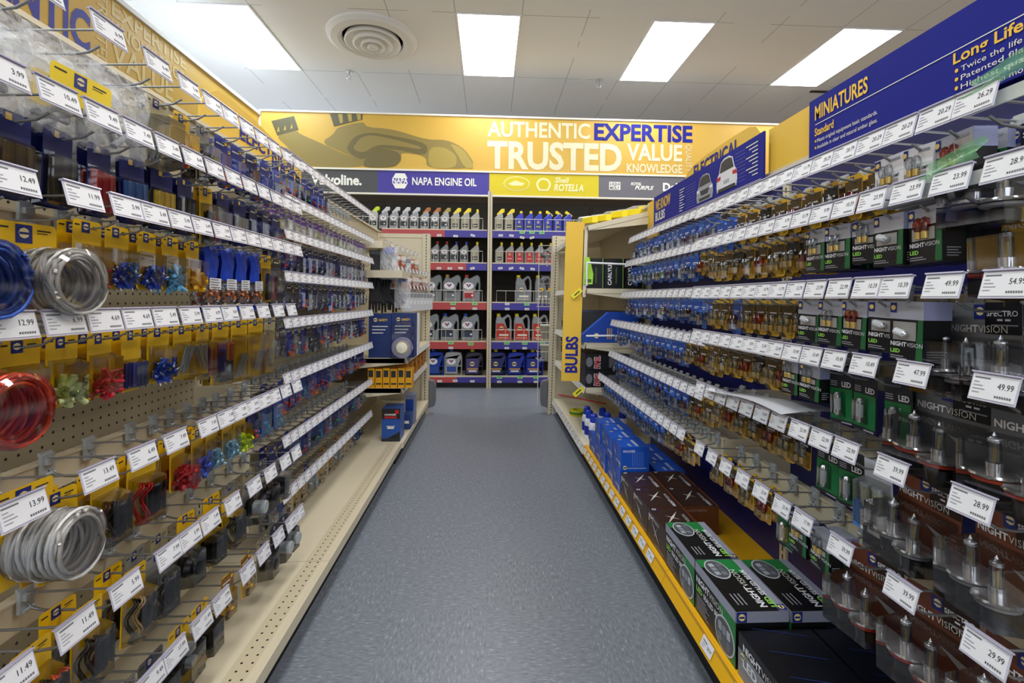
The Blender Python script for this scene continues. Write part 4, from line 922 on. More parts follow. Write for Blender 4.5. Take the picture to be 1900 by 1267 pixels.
row('L', 'L1', 3, 7, LZ1[3], T, [(.628, '12.99', 'coO', 1), (.703, '6.99', 'ty', 2), (.773, '4.69', 'tl', 2), (.842, '4.69', 'tr', 2), (.912, '5.49', 'tn', 2), (.987, '5.99', 'tb', 2), (1.062, '6.99', 'rod', 2), (1.132, '4.69', 'gat', 2), (1.21, '5.99', 'cla', 2), (1.295, '5.99', 'big', 2), (1.385, '11.99', 'big', 2), (1.475, '6.49', 'chr', 1)])
row('L', 'L1', 4, 7, LZ1[4], T, [(.56, '12.49', 'lgy', 1), (.645, '13.99', 'coW2', 1, .024, .07), (.765, '13.49', 'lrb', 2), (.858, '6.49', 'lbr', 2), (.946, '7.49', 'lrw', 2), (1.05, '7.49', 'trb', 2), (1.12, '7.49', 'tbw', 2), (1.178, '7.49', 'tBl', 2), (1.24, '8.49', 'tBl', 2), (1.305, '8.99', 'tneo', 2), (1.365, '7.49', 's5', 2), (1.44, '6.99', 's6', 2), (1.52, '7.99', 's6', 2)])
row('L', 'L1', 5, 7, LZ1[5], T, [(.545, '10.49', 'coB2', 1), (.63, '11.49', 'red', 1), (.728, '11.49', 'lor', 1), (.822, '5.99', 'lkk', 2), (.928, '7.99', 'ltn', 2), (.992, '5.99', 'lgy', 2), (1.062, '7.49', 'soc', 2), (1.152, '7.49', 'rel', 2), (1.255, '7.49', 'lkk', 2), (1.345, '7.99', 'cap2', 2), (1.44, '8.49', 'soc', 2), (1.52, '6.49', 'rel2', 2)], gap=.045)
row('L', 'L1', 6, 7, LZ1[6], T, [(.70, '10.99', 'lkk', 1), (.79, '8.49', 'rel2', 1), (.885, '9.49', 'cap2', 1), (.95, '17.99', 'rel2', 1), (1.035, '11.49', 'oct', 1), (1.11, '7.99', 'rel', 1), (1.225, '6.99', 'yk', 1), (1.31, '7.99', 'yk', 1), (1.40, '7.99', 'soc', 1), (1.485, '6.49', 'cap', 1), (1.55, '11.49', 'cap', 1)], gap=.045, back=.05, dz=.02)
# rear beige bay
pal = [['s1', 's1', 's9', 's1', 's3'], ['s2', 's2', 's1', 's2', 's2', 's8'], ['s3', 's5', 's3', 's3'], ['s1', 's3', 's4', 's4', 's4'], ['s1', 's5', 's3', 's8', 's4'], ['s5', 's5', 's6', 's1', 's5'], ['s9', 's3', 's5', 's6'], ['s6', 's7', 's8', 's7', 's7']]
for ri, z in enumerate(LZ2):
    for i in range(19):
        Y = 1.665 + i * .0645
        hang('L', 'L2', ri, 8, i + 1, Y, z, .69, PR[(i * 7 + ri * 3) % len(PR)], pal[ri][(i * 3 + ri) % len(pal[ri])] if not (ri == 0 and i > 8) else None, 1 if i % 3 else 2, .03, .05, flat=True, dz=.004)
# front blue bay
T = .64
row('R', 'R1', 0, 6, RZ[0], T, [(.60, '26.29', 'cpG', 1), (.655, '20.29', 'lba', 2, .04), (.715, '20.29', 'bx', 2, .04), (.772, '20.29', 'bx', 2, .04), (.83, '20.79', 'go', 3, .02), (.888, '20.29', 'goa', 3, .02), (.946, '11.79', 'gob', 3, .02), (1.004, '8.39', 'go', 3, .02), (1.062, '8.39', 'goa', 2), (1.12, '9.39', 'go', 2), (1.18, '8.39', 'gob', 2), (1.24, '8.39', 'go', 2), (1.30, '9.99', 'go', 2), (1.36, '8.99', 'bl', 2), (1.42, '8.99', 'bl', 2)])
row('R', 'R1', 1, 6, RZ[1], T, [(.56, '28.99', 'cpY', 2, .09), (.632, '23.99', None), (.70, '23.99', 'lba', 3, .038), (.768, '23.99', 'lbf', 3, .038), (.83, '10.39', 'lbs', 1), (.89, '9.99', 'lb', 3, .036), (.95, '10.79', 'lb', 2, .036), (1.01, '9.79', 'goa', 3), (1.07, '8.39', 'gob', 3), (1.13, '9.39', 'go', 3), (1.19, '9.39', 'goa', 3), (1.25, '8.39', 'go', 2), (1.31, '9.99', 'gob', 2), (1.37, '8.99', 'go', 2), (1.43, '8.99', 'go', 2)])
row('R', 'R1', 2, 6, RZ[2], T, [(.56, '54.99', 'cpG', 1), (.642, '49.99', 'cpG', 1), (.72, '10.39', 'bkb', 1), (.778, '10.39', 'lbf', 2, .038), (.842, '22.99', 'lba', 2, .038), (.905, '23.99', 'lb', 2, .038), (.966, '12.79', 'lbf', 2, .038), (1.026, '11.79', 'gob', 2), (1.084, '10.79', 'go', 2), (1.142, '12.99', 'go', 2), (1.20, '8.99', 'goa', 2), (1.26, '8.99', 'go', 2), (1.32, '9.99', 'bla', 2), (1.38, '8.99', 'go', 2), (1.44, '8.99', 'go', 2)])
row('R', 'R1', 3, 6, RZ[3], T, [(.572, '49.99', 'cpGr', 1), (.69, '47.99', 'cpGr', 1), (.782, '10.49', 'lg', 2, .03), (.852, '10.49', 'lg', 1), (.915, '10.49', 'lg', 2, .03), (.975, '10.49', 'lbs', 2, .03), (1.035, '22.49', 'lbs', 2, .03), (1.09, '12.49', 'goa', 2), (1.145, '8.99', 'go', 2), (1.20, '8.99', 'gob', 2), (1.26, '8.99', 'goa', 2), (1.32, '9.99', 'go', 2), (1.38, '8.99', 'go', 2), (1.44, '8.99', 'go', 2)])
row('R', 'R1', 4, 6, RZ[4], T, [(.60, '28.99', 'cpB', 1), (.725, '39.99', 'cpB', 1), (.822, '22.99', 'cl', 1), (.886, '22.99', 'lg', 1), (.95, '22.99', 'lg', 1), (1.02, '13.49', 'gob', 1), (1.085, '10.49', 'go', 2), (1.15, '11.49', 'goa', 2), (1.215, '8.99', 'gob', 2), (1.28, '8.99', 'go', 2), (1.345, '9.99', 'goa', 2), (1.41, '8.99', 'go', 2)])
row('R', 'R1', 5, 6, RZ[5], T, [(.58, '29.99', 'cpBr', 1), (.705, '39.99', 'cpBr', 2, .08), (.832, '39.99', 'cpBr', 1), (.936, '17.99', 'lbs', 2, .034), (1.005, '22.99', 'lbs', 1), (1.085, '22.99', 'lg', 1), (1.165, '22.99', 'goa', 2), (1.25, '21.99', 'go', 2), (1.33, '22.99', 'goa', 2), (1.41, '9.99', 'go', 2)])
# rear blue bay
tips = TIPS; gold = [1.66, 1.78, 1.62, 1.74, 1.70, 1.72]
for ri, z in enumerate(RZF):
    for i in range(19):
        Y = 1.525 + i * .0635
        if Y > 2.72: continue
        c = (['go', 'goa', 'gob'][i % 3]) if Y < gold[ri] else ['bl', 'bl1', 'bl', 'bla' if ri in (2, 4) else 'bl'][(i + ri) % 4]
        hang('R', 'R2', ri, 6, i + 1, Y, z, tips[ri], ['8.99', '9.99', '7.49', '8.49', '6.99'][(i + 2 * ri) % 5], c, 2, .022, .035, flat=True)
# the 300 hooks nearest the viewpoint stand as themselves, the rest as one mass
HOOKS.sort(key=lambda h_: (h_[0][0] ** 2 + h_[0][1] ** 2 + (h_[0][2] - 1) ** 2))
far = MB()
for i, (loc, rz, L, price, lb, tw) in enumerate(HOOKS):
    p = hook_proto(L, price, tw)
    if i < 300: p.spawn('display_hook', lb, 'hook', loc, rz, 'price tag hooks')
    else: far.join(p.whole, Matrix.Translation(loc) @ Matrix.Rotation(rz, 4, 'Z'))
if far.v:
    o = far.build('display_hooks'); tag(o, 'mass of small price tag hooks at the far ends of the rear bays', 'hooks', 'price tag hooks'); o['kind'] = 'stuff'
print('HOOKS', len(HOOKS))
# ------------------------------------------------------------------ cartons and bottles on the bulb-rack deck.  x along rack, front at -y
def carton(w, d, h, body, front, top=None, side=None):
    a = MB(); a.box(-w / 2, w / 2, -d / 2, d / 2, 0, h, body)
    f = MB(); front(f, w, h, -d / 2 - .0006)
    parts = [('carton', a), ('front_print', f)]
    if top:
        t = MB(); t.T = Matrix.Translation((0, 0, h + .0006)) @ Matrix.Rotation(R(90), 4, 'Z') @ Matrix.Rotation(R(90), 4, 'Z') @ Matrix.Rotation(R(-90), 4, 'X'); top(t, w, d, 0); parts.append(('top_print', t))
    if side:
        t = MB(); t.T = Matrix.Translation((w / 2 + .0006, 0, 0)) @ Matrix.Rotation(R(90), 4, 'Z'); side(t, d, h, 0); parts.append(('side_print', t))
    return Proto(parts)
def emblem(m, x, z, r, y, bg=NAVY):
    if bg: m.rect(x - r * 1.5, x + r * 1.5, z - r * 1.5, z + r * 1.5, y, bg)
    m.prism(ell(x, z, r, r, 12), y - .0006, y - .0002, M('#ecd98a', 0.4)); m.rect(x - r * .8, x + r * .8, z - r * .28, z + r * .28, y - .0009, NAVY)
def nv(m, x, z, s, y, led=None, sub=None, ledc=None):
    m.text('NIGHT', x, z, s, WHITE, y, 1.05, .03); a = glyphs('NIGHT', .03, 2, 0)[2] * s * 1.05
    m.text('VISION', x + a + .05 * s, z, s, TXTW, y - .0002, 1.0, -.01)
    if led:
        m.text('LED', x, z - s * 1.0, s * .85, ledc or LGREEN, y, 1.1, .03)
        if sub: m.text(sub, x + glyphs('LED', .03, 2, 0)[2] * s * .98 + .2 * s, z - s * 1.0, s * .8, WHITE, y, .9, .02)
def headlamp(m, x, z, rx, rz, y):
    m.prism(ell(x, z, rx, rz, 22), y - .0006, y, M('#c4c7ca', 0.3)); m.prism(ell(x, z, rx * .9, rz * .9, 22), y - .0010, y - .0004, M('#54585e', 0.3))
    cs = ('#767b82', '#a4a9ae', '#5f646b', '#8d9298', '#6b7077', '#b4b8bc')
    for i in range(3):
        for j in range(2):
            a0, b0 = -.62 + .42 * i, -.6 + .62 * j; m.prism([(x + rx * (a0 + .04 * j), z + rz * b0), (x + rx * (a0 + .36), z + rz * (b0 + .05)), (x + rx * (a0 + .34), z + rz * (b0 + .5)), (x + rx * a0, z + rz * (b0 + .46))], y - .0014, y - .0008, M(cs[i * 2 + j], 0.3))
def star(m, x, z, l, y, c):
    for a in (-35, 55): m.add([(x + l * math.cos(R(a)), y, z + l * math.sin(R(a))), (x - l * .08 * math.sin(R(a)), y, z + l * .08 * math.cos(R(a))), (x - l * math.cos(R(a)), y, z - l * math.sin(R(a))), (x + l * .08 * math.sin(R(a)), y, z - l * .08 * math.cos(R(a)))], [(0, 3, 2, 1)], c); l *= .5
SBW, SBD, SBH = .215, .125, .135
def sb_front(m, w, h, y):
    m.rect(-w / 2, w / 2, h - .026, h, y - .0001, M('#9b9eae', 0.3)); m.add([(w * .5, y - .0002, h - .026), (w * .12, y - .0002, h - .026), (w * .3, y - .0002, .002), (w * .5, y - .0002, .002)], [(1, 2, 3, 0)], GREEN)
    nv(m, -w * .46, h - .05, .023, y - .0006, True, 'SEALED BEAM'); headlamp(m, w * .27, .045, .048, .042, y - .0008)
    for i in range(6): m.rect(-w * .44, -w * .2 + .01 * (i % 3), .05 - i * .007, .053 - i * .007, y - .0006, LINE)
def sb_top(m, w, d, y):
    m.rect(-w / 2, w / 2, -d / 2, -d / 2 + .022, y - .0001, M('#9b9eae', 0.3)); m.add([(w * .5, y - .0002, -d / 2 + .022), (w * .18, y - .0002, -d / 2 + .022), (w * .34, y - .0002, d / 2), (w * .5, y - .0002, d / 2)], [(1, 2, 3, 0)], GREEN)
    nv(m, -w * .44, -d / 2 + .042, .024, y - .0006, True, 'SEALED BEAM'); headlamp(m, w * .28, d * .2, .044, .03, y - .0008); emblem(m, -w / 2 + .012, -d / 2 + .011, .007, y - .0004)
    for i in range(3): m.rect(-w * .4, -w * .2, d * .44 - i * .01 - .012, d * .44 - i * .01 - .009, y - .0006, LINE)
def sb_side(m, d, h, y): m.rect(-d / 2, d / 2, h - .026, h, y, M('#8f92a2', 0.3)); emblem(m, -d / 2 + .013, h - .013, .008, y - .0006); m.rect(-d * .3, d * .4, .03, .032, y, GREY); m.rect(-d * .3, d * .2, .02, .022, y, GREY)
SBX = carton(SBW, SBD, SBH, BLK, sb_front, sb_top, sb_side)
def br_front(m, w, h, y): nv(m, -w * .46, h - .022, .016, y); star(m, -w * .05, h * .5, .05, y - .0004, M('#cfcbc4', 0.4)); emblem(m, -w / 2 + .014, h - .03, .006, y - .0004, None); m.rect(-w * .1, w * .4, .01, .016, y, M('#8a8078', 0.5))
def br_top(m, w, d, y): star(m, w * .05, d * .05, .055, y - .0004, M('#d6d2cb', 0.4)); nv(m, -w * .46, -d * .34, .017, y); emblem(m, w * .42, d * .38, .007, y - .0004); m.add([(-w / 2, y, -d / 2), (w / 2, y, -d / 2), (w / 2, y, -d / 2 + .008), (-w / 2, y, -d / 2 + .008)], [(0, 1, 2, 3)], M('#7a3e22', 0.4))
def br_side(m, d, h, y): m.rect(-d / 2, d / 2, 0, h, y, M('#6b3a22', 0.4)); m.rect(-d * .4, d * .1, .012, .016, y - .0004, M('#a58a7a', 0.4)); m.rect(-d * .4, d * .3, .02, .023, y - .0004, M('#a58a7a', 0.4)); m.text('NIGHTVISION', -d * .4, h - .02, .013, M('#a58a7a', 0.4), y - .0005, .9, .01)
BRX = carton(.17, .13, .105, BROWN, br_front, br_top, br_side)
def bl_front(m, w, h, y): m.add([(-w / 2, y, 0), (w * .1, y, 0), (-w * .1, y, h), (-w / 2, y, h)], [(0, 1, 2, 3)], M('#3a4f9c', 0.4)); star(m, -w * .2, h * .6, .03, y - .0004, WHITE); m.text('HALOGEN', -w * .1, h * .25, .016, WHITE, y - .0004, .9, .02); emblem(m, w * .36, h * .2, .009, y - .0004, None)
def bl_top(m, w, d, y): m.text('SEALED BEAM', -w * .4, -.02, .018, WHITE, y, .8, .02); m.text('LAMP', -w * .4, .012, .016, WHITE, y, .9, .02); emblem(m, w * .38, d * .3, .008, y - .0004, None)
def bl_side(m, d, h, y):
    for i in range(7): m.rect(-d * .1 + i * .008, -d * .1 + i * .008 + .0012, h * .2, h * .8, y, M('#7d9ae0', 0.4))
    m.text('HALOGEN', -d * .42, h * .78, .014, WHITE, y, .8, .02); emblem(m, -d * .36, h * .15, .009, y - .0004, None); m.rect(-d * .3, d * .4, .012, .014, y, WHITE)
BLX = carton(.125, .125, .105, M('#1c57c4', 0.3), bl_front, bl_top, bl_side)
def ld_front(m, w, h, y): m.rect(-w / 2, w / 2, 0, h * .66, y, M('#85888e', 0.35)); nv(m, -w * .42, h - .03, .022, y - .0004); m.text('LED', -w * .42, h * .36, .03, WHITE, y - .0006, 1.1, .03); emblem(m, -w / 2 + .02, h - .045, .008, y - .0006, None); emblem(m, w * .3, h - .02, .008, y - .0006, None); m.prism(ell(w * .05, h * .25, .03, .02, 14), y - .0006, y, M('#b7bac0', 0.3))
def ld_top(m, w, d, y):
    for i in range(4): m.add([(-w * .4 + .07 * i, y, -d * .35), (-w * .39 + .07 * i, y, -d * .35), (-w * .28 + .07 * i, y, d * .3), (-w * .29 + .07 * i, y, d * .3)], [(0, 1, 2, 3)], M('#1c2a5c', 0.35))
LDX = carton(.26, .17, .10, M('#0c0d14', 0.3), ld_front, ld_top)
XD, ZD = .575, .148
def put(pr, name, lb, cat, x, Y, z, grp, dr=0.0): pr.spawn(name, lb, cat, (x, Y, z), RROT + R(dr), grp)
put(LDX, 'lamp_carton', 'low black LED carton with grey front, at the near end of the yellow deck', 'carton', .66, .925, ZD, 'lamp cartons on the yellow deck')
put(LDX, 'lamp_carton', 'plain black carton behind the low grey-fronted LED carton', 'carton', .835, .925, ZD, 'lamp cartons on the yellow deck')
for lb, x, Y, z in (('green and black sealed beam carton at the deck edge, beside the low black carton', .638, 1.175, ZD), ('green and black sealed beam carton behind the one beside the low black carton', .768, 1.172, ZD),
                    ('green and black sealed beam carton at the deck edge, touching the brown cartons', .638, 1.395, ZD - .0)):
    put(SBX, 'lamp_carton', lb, 'carton', x, Y, z, 'lamp cartons on the yellow deck', 0)
for lb, x, Y in (('brown lamp carton at the deck edge, next to the green sealed beam cartons', .642, 1.592), ('brown lamp carton second from the green cartons along the deck edge', .642, 1.768), ('brown lamp carton at the deck edge, next to the blue cartons', .642, 1.944),
                 ('brown lamp carton in the inner line, facing the second brown one', .776, 1.772), ('brown lamp carton in the inner line, next to the blue cartons', .776, 1.95)):
    put(BRX, 'lamp_carton', lb, 'carton', x, Y, ZD, 'lamp cartons on the yellow deck')
rk = random.Random(3)
for c, nm in enumerate(('first', 'second', 'third', 'fourth', 'fifth')):
    for l, ln in ((0, 'lower'), (1, 'upper')):
        if c == 4 and l == 1: continue
        put(BLX, 'lamp_carton', '%s blue lamp carton at the deck edge, %s stack from the brown cartons' % (ln, nm), 'carton', .642 + rk.uniform(-.006, .006), 2.10 + c * .131, ZD + l * .1055, 'lamp cartons on the yellow deck', rk.uniform(-2, 2))
for c, nm in enumerate(('first', 'second', 'third')):
    put(BLX, 'lamp_carton', 'blue lamp carton in the inner line, %s from the brown cartons' % nm, 'carton', .80, 2.10 + c * .132, ZD, 'lamp cartons on the yellow deck', rk.uniform(-3, 3))
# aerosol bottles and tape at the far end of the deck
bt = MB().lathe([(.030, 0), (.031, .01), (.031, .11), (.026, .125), (.018, .132)], WHITE, 14); lb_ = MB().lathe([(.0315, .03), (.0315, .085)], M('#20309c', 0.35), 14); cp = MB().lathe([(.022, .128), (.024, .134), (.021, .17), (.014, .178)], M('#1c3cb8', 0.3), 12)
BOT = Proto([('bottle', bt), ('label', lb_), ('cap', cp)])
for lb, x, Y in (('white bottle with blue cap on the deck edge, by the blue cartons', .63, 2.80), ('white bottle with blue cap on the deck edge, second from the blue cartons', .625, 2.90), ('white bottle with blue cap on the deck edge, by the bare deck', .63, 3.0),
                 ('white bottle with blue cap in the middle line, by the blue cartons', .72, 2.84), ('white bottle with blue cap in the middle line, by the bare deck', .72, 2.96), ('white bottle with blue cap at the back of the deck', .83, 2.90)):
    BOT.spawn('spray_bottle', lb, 'bottle', (x, Y, .140), RROT, 'white bottles on the deck')
tp = thing('tape_roll', 'yellow and green tape roll lying on the bare far deck', 'tape', (.66, 3.5, .1405))
MB().lathe([(.03, 0), (.055, 0), (.057, .02), (.055, .04), (.03, .04), (.03, .0)], M('#c8c21c', 0.4), 18).build('tape', tp); MB().lathe([(.0575, .012), (.0585, .02), (.0575, .028)], M('#4a7a28', 0.4), 18).build('stripe', tp)
o = MB().tube([(.585, 3.95, .20), (.70, 3.8, .205), (.90, 3.6, .2)], .006, RED, 6).build('red_strap'); tag(o, 'red strap lying along the back of the far bare deck', 'strap')
# loose sheet and clear flags on the blue bays
sh = MB(); vs = []; n = 10
for j in range(n + 1):
    for i in range(n + 1):
        u, v = i / n, j / n; vs.append((.625 + .15 * u, .985 + .37 * v, .758 - .016 * v + .006 * math.sin(math.pi * v * 1.6) + .006 * math.sin(3 * u + 2 * v)))
sh.add(vs, [(j * (n + 1) + i, j * (n + 1) + i + 1, (j + 1) * (n + 1) + i + 1, (j + 1) * (n + 1) + i) for j in range(n) for i in range(n)], M('#c9ccd2', 0.35), True)
tag(sh.build('paper_sheet'), 'curled white paper sheet lying across the hooks of the front blue bay', 'paper')
FLG = milky('green_film', '#8fd09a', .6)
for lb, Y, z in (('clear green shelf flag sticking out above the top row of blue-bay hooks', .575, 1.295), ('clear green shelf flag bent over the second row of blue-bay hooks', .640, 1.20)):
    f = thing('shelf_flag', lb, 'flag', (.65, Y, z), RROT, 'green shelf flags'); m = MB(); vs = []
    for i in range(7):
        for j in range(5): u, v = i / 6 - .5, j / 4 - .5; vs.append((u * .085, .02 * math.sin(4 * v) - .03 * v, v * .03 + .008 * math.sin(3 * u)))
    m.add(vs, [(i * 5 + j, (i + 1) * 5 + j, (i + 1) * 5 + j + 1, i * 5 + j + 1) for i in range(6) for j in range(4)], FLG, True); m.build('film', f)
    MB().box(-.05, .05, .0, .003, -.04, -.022, M('#d5dbd6', 0.2)).build('clip', f)
# price tags clipped along the yellow lip
lipt = MB().box(-.028, .028, -.0012, 0, -.014, .014, WHITE); lipt.rect(-.022, .0, .004, .007, -.0016, GREY); lipt.rect(-.022, -.004, -.002, 0, -.0016, LINE); lipt.rect(-.022, -.01, -.008, -.006, -.0016, LINE); lipt.text('127.19', .024, -.003, .009, INK, -.0018, .9, .02, 'R', 0, 1)
lipm = lipt.mesh('lip_price_tag')
bays = [o for o in COL.objects if o.name.startswith('display_bay')]
def lip_tags(bayo, xs, depth, tilt, z, prefix='lip_price_tag', me=None):
    for x in xs: link('price_tag', me or lipm, bayo, (x, -depth + tilt * .42 - .001, z), (-math.atan2(tilt, .043), 0, 0))
B = {o.location.y: o for o in bays}
lip_tags(bays[3], [.30, .455, .60, .74, .88, 1.02, 1.15], .40, .018, .127)
lip_tags(bays[4], [.05 + .085 * i for i in range(14)], .40, .018, .127)
lip_tags(bays[5], [.05 + .1 * i for i in range(13)], .40, .018, .119)

# ------------------------------------------------------------------ shelves of the two far bays
def shelf(parent, x0, x1, depth, z, mt=BEIGE, tilt=0.0):
    g = MB(); g.box(x0, x1, -depth, -.002, -.028, 0, mt)
    for x in (x0, x1 - .003): g.prism([(-depth, -.045), (-depth, 0), (-.0, 0), (0, -.09), (-.03, -.09)][::-1], x, x + .003, mt) if False else g.add([(x, -depth, 0), (x, -depth, -.03), (x, -.02, -.075), (x, -.001, -.075), (x, -.001, 0)], [(0, 1, 2, 3, 4)], mt)
    g.add([(x, yy, zz) for x in (x0, x1) for yy, zz in ((-depth - .012, -.034), (-depth - .001, .004))], [(0, 2, 3, 1)], M('#ddd8ca', 0.4))
    o = g.build('shelf', parent); o.location = (0, 0, z); o.rotation_euler = (R(tilt), 0, 0)
    for i in range(int((x1 - x0) / .095)):
        if i % 4 != 2: link('price_tag', lipm, o, (x0 + .06 + i * .095, -depth - .0075, -.015), (R(-16), 0, 0))
    return o
LF, RF = bays[2], bays[5]
shelf(LF, .02, 1.18, .44, .63); shelf(LF, .02, 1.18, .42, .45)
for z, t_ in ((1.065, 0), (.74, 0), (.475, 0)): shelf(RF, .04, 1.32, .375, z)
shelf(RF, .04, 1.32, .385, 1.53, BEIGE, 14)
MB().cyl((1.34, -.38, 1.215), (1.34, -.03, 1.205), .006, WHITE).cyl((1.34, -.38, 1.08), (1.34, -.38, 1.22), .006, WHITE).build('shelf_rod', RF)
MB().cyl((1.34, -.38, .785), (1.34, -.06, .79), .006, WHITE).build('shelf_rod', RF)
def facebox(name, lb, cat, x0, x1, y0, y1, z0, z1, body, fn, grp=None):
    g = thing(name, lb, cat, ((x0 + x1) / 2, y0, z0), 0, grp); w, h = x1 - x0, z1 - z0
    MB().box(-w / 2, w / 2, 0, y1 - y0, 0, h, body).build('carton', g); m = MB(); fn(m, w, h, -.0006); m.build('front_print', g); return g
def carl(m, w, h, y):
    m.T = Matrix.Translation((-w * .16, 0, .02)) @ Matrix.Rotation(R(-90), 4, 'Y'); fit(m, 'CARLYLE', 0, h * .72, 0, .022, WHITE, y, .03); m.T = None
    m.rect(w * .42, w * .44, .004, h, y, LGREEN); m.rect(w * .05, w * .12, .03, h * .7, y, M('#3f5f2a', 0.5))
for i, nm in enumerate(('beside the yellow flag', 'in the middle of the three', 'half behind the bulb packs')):
    facebox('tool_carton', 'black tool carton with white sideways lettering, ' + nm, 'carton', .565 + i * .122, .683 + i * .122, 2.80, 3.0, 1.066, 1.245, BLK, carl, 'black tool cartons')
def bluef(m, w, h, y):
    m.add([(-w / 2, y, h * .25), (-w * .05, y, h), (-w / 2, y, h)], [(0, 1, 2)], CDK); m.add([(-w / 2, y - .0003, h * .18), (-w / 2, y - .0003, h * .25), (-w * .05, y - .0003, h), (-w * .01, y - .0003, h)], [(0, 3, 2, 1)], M('#3f6fd8', 0.4))
    emblem(m, -w * .22, .04, .016, y - .0006, None)
    for i in range(3): m.rect(-w * .04 + .012 * i, -w * .04 + .012 * i + .006, .02, .085, y - .0005, M('#c9a24a', 0.5))
    m.prism([(w * .1, .02), (w * .3, .02), (w * .34, .075), (w * .16, .08)], y - .001, y - .0004, M('#1a2a50', 0.4))
facebox('wiper_carton', 'big blue carton with black slanted corner on the shelf under the black tool cartons', 'carton', .545, .90, 2.82, 3.3, .742, .925, M('#1d44a4', 0.35), bluef)
def fam(m, w, h, y):
    m.T = Matrix.Translation((-w * .2, 0, .008)) @ Matrix.Rotation(R(-90), 4, 'Y'); fit(m, 'FAMEL', 0, h * .8, 0, .035, WHITE, y - .0002, .06, .1); fit(m, 'FAMEL', .002, h * .8 - .002, .002, .033, RED, y - .0008, .03, .1); m.T = None
    for i in range(2): m.rect(-w * .02 + i * .07, -w * .02 + i * .07 + .055, h * .15, h * .75, y, M('#55555a', 0.5))
    m.prism(ell(-w * .42, h * .5, .02, .03, 12), y - .0006, y, GREY)
facebox('parts_carton', 'black carton with sideways red logo, upper of the two by the flag', 'carton', .575, .87, 2.80, 3.1, .579, .675, BLK, fam, 'red logo cartons')
facebox('parts_carton', 'black carton with sideways red logo, lower of the two by the flag', 'carton', .575, .87, 2.80, 3.1, .4765, .577, BLK, fam, 'red logo cartons')
for lb, x, Y, z in (('yellow shelf ticket hanging off the black carton shelf', .515, 2.775, 1.035), ('yellow shelf ticket sticking out under the BULBS flag', .53, 2.775, .455)):
    o = MB().box(-.035, .035, -.001, 0, -.014, .014, M('#f0e01c', 0.4)).rect(-.02, .02, -.004, .003, -.0014, INK).build('shelf_ticket'); o.location = (x, Y, z); o.rotation_euler = (0, R(-42), R(-15)); tag(o, lb, 'ticket', 'yellow shelf tickets')
o = MB().prism([(-.02, 0), (.035, 0), (.04, .06), (.015, .16), (-.01, .16)], 0, .002, M('#a8e03a', 0.4)).rect(-.01, .028, .01, .03, -.0004, M('#4a6a1a', 0.5)).build('lime_tag'); o.location = (.575, 2.785, 1.09); tag(o, 'lime green paper tag hanging beside the yellow BULBS flag', 'tag')
# ------------------------------------------------------------------ oil bottles
def vmark(m, x, z, w, h, y):
    m.prism(ell(x, z, w / 2, h / 2, 18), y - .0006, y, WHITE)
    m.prism([(x - w * .26, z + h * .26), (x - w * .08, z + h * .26), (x + w * .03, z - h * .08), (x - w * .03, z - h * .2)][::-1], y - .0012, y - .0004, RED); m.prism([(x + w * .26, z + h * .26), (x + w * .08, z + h * .26), (x - w * .03, z - h * .12), (x + .03 * w, z - h * .2)], y - .0014, y - .0004, M('#1c3a9c', 0.4))
def quart(body, capc, lab, style, kind):
    b = MB(); b.prism([(-.046, .0), (.046, .0), (.047, .13), (.047, .165), (.036, .20), (.016, .20), (-.046, .145)], -.03, .03, M(body, 0.35), .006)
    c = MB()
    if style == 'pour': c.prism([(-.024, .185), (.0, .168), (.064, .212), (.064, .246), (.03, .246)], -.02, .02, M(capc, 0.35), .003)
    elif style == 'low': c.lathe([(.016, .198), (.016, .222), (.013, .226)], M(capc, 0.35), 12, (.024, 0, 0))
    elif style == 'spout': c.prism([(-.02, .205), (.05, .165), (.058, .185), (-.006, .236), (-.024, .228)], -.018, .018, M(capc, 0.35), .003)
    else: c.lathe([(.014, .198), (.014, .232), (.011, .236)], M(capc, 0.35), 12, (.026, 0, 0))
    l = MB(); y = -.0306; x0, x1 = -.038, .038
    l.rect(x0, x1, .012, .128, y, M(lab, 0.4))
    if kind == 'v': vmark(l, 0, .118, .066, .05, y - .0004); l.rect(x0, x1, .035, .085, y - .0003, M('#2a2a2e', 0.4)); l.prism(ell(.012, .056, .008, .008, 10), y - .0008, y - .0002, WHITE)
    else: emblem(l, 0, .10, .014, y - .0004, None); l.rect(-.03, .03, .03, .07, y - .0004, M('#3a3a30', 0.4) if kind == 'n' else RED); l.rect(-.024, .024, .046, .052, y - .0007, TXTW)
    return Proto([('bottle', b), ('cap', c), ('label', l)])
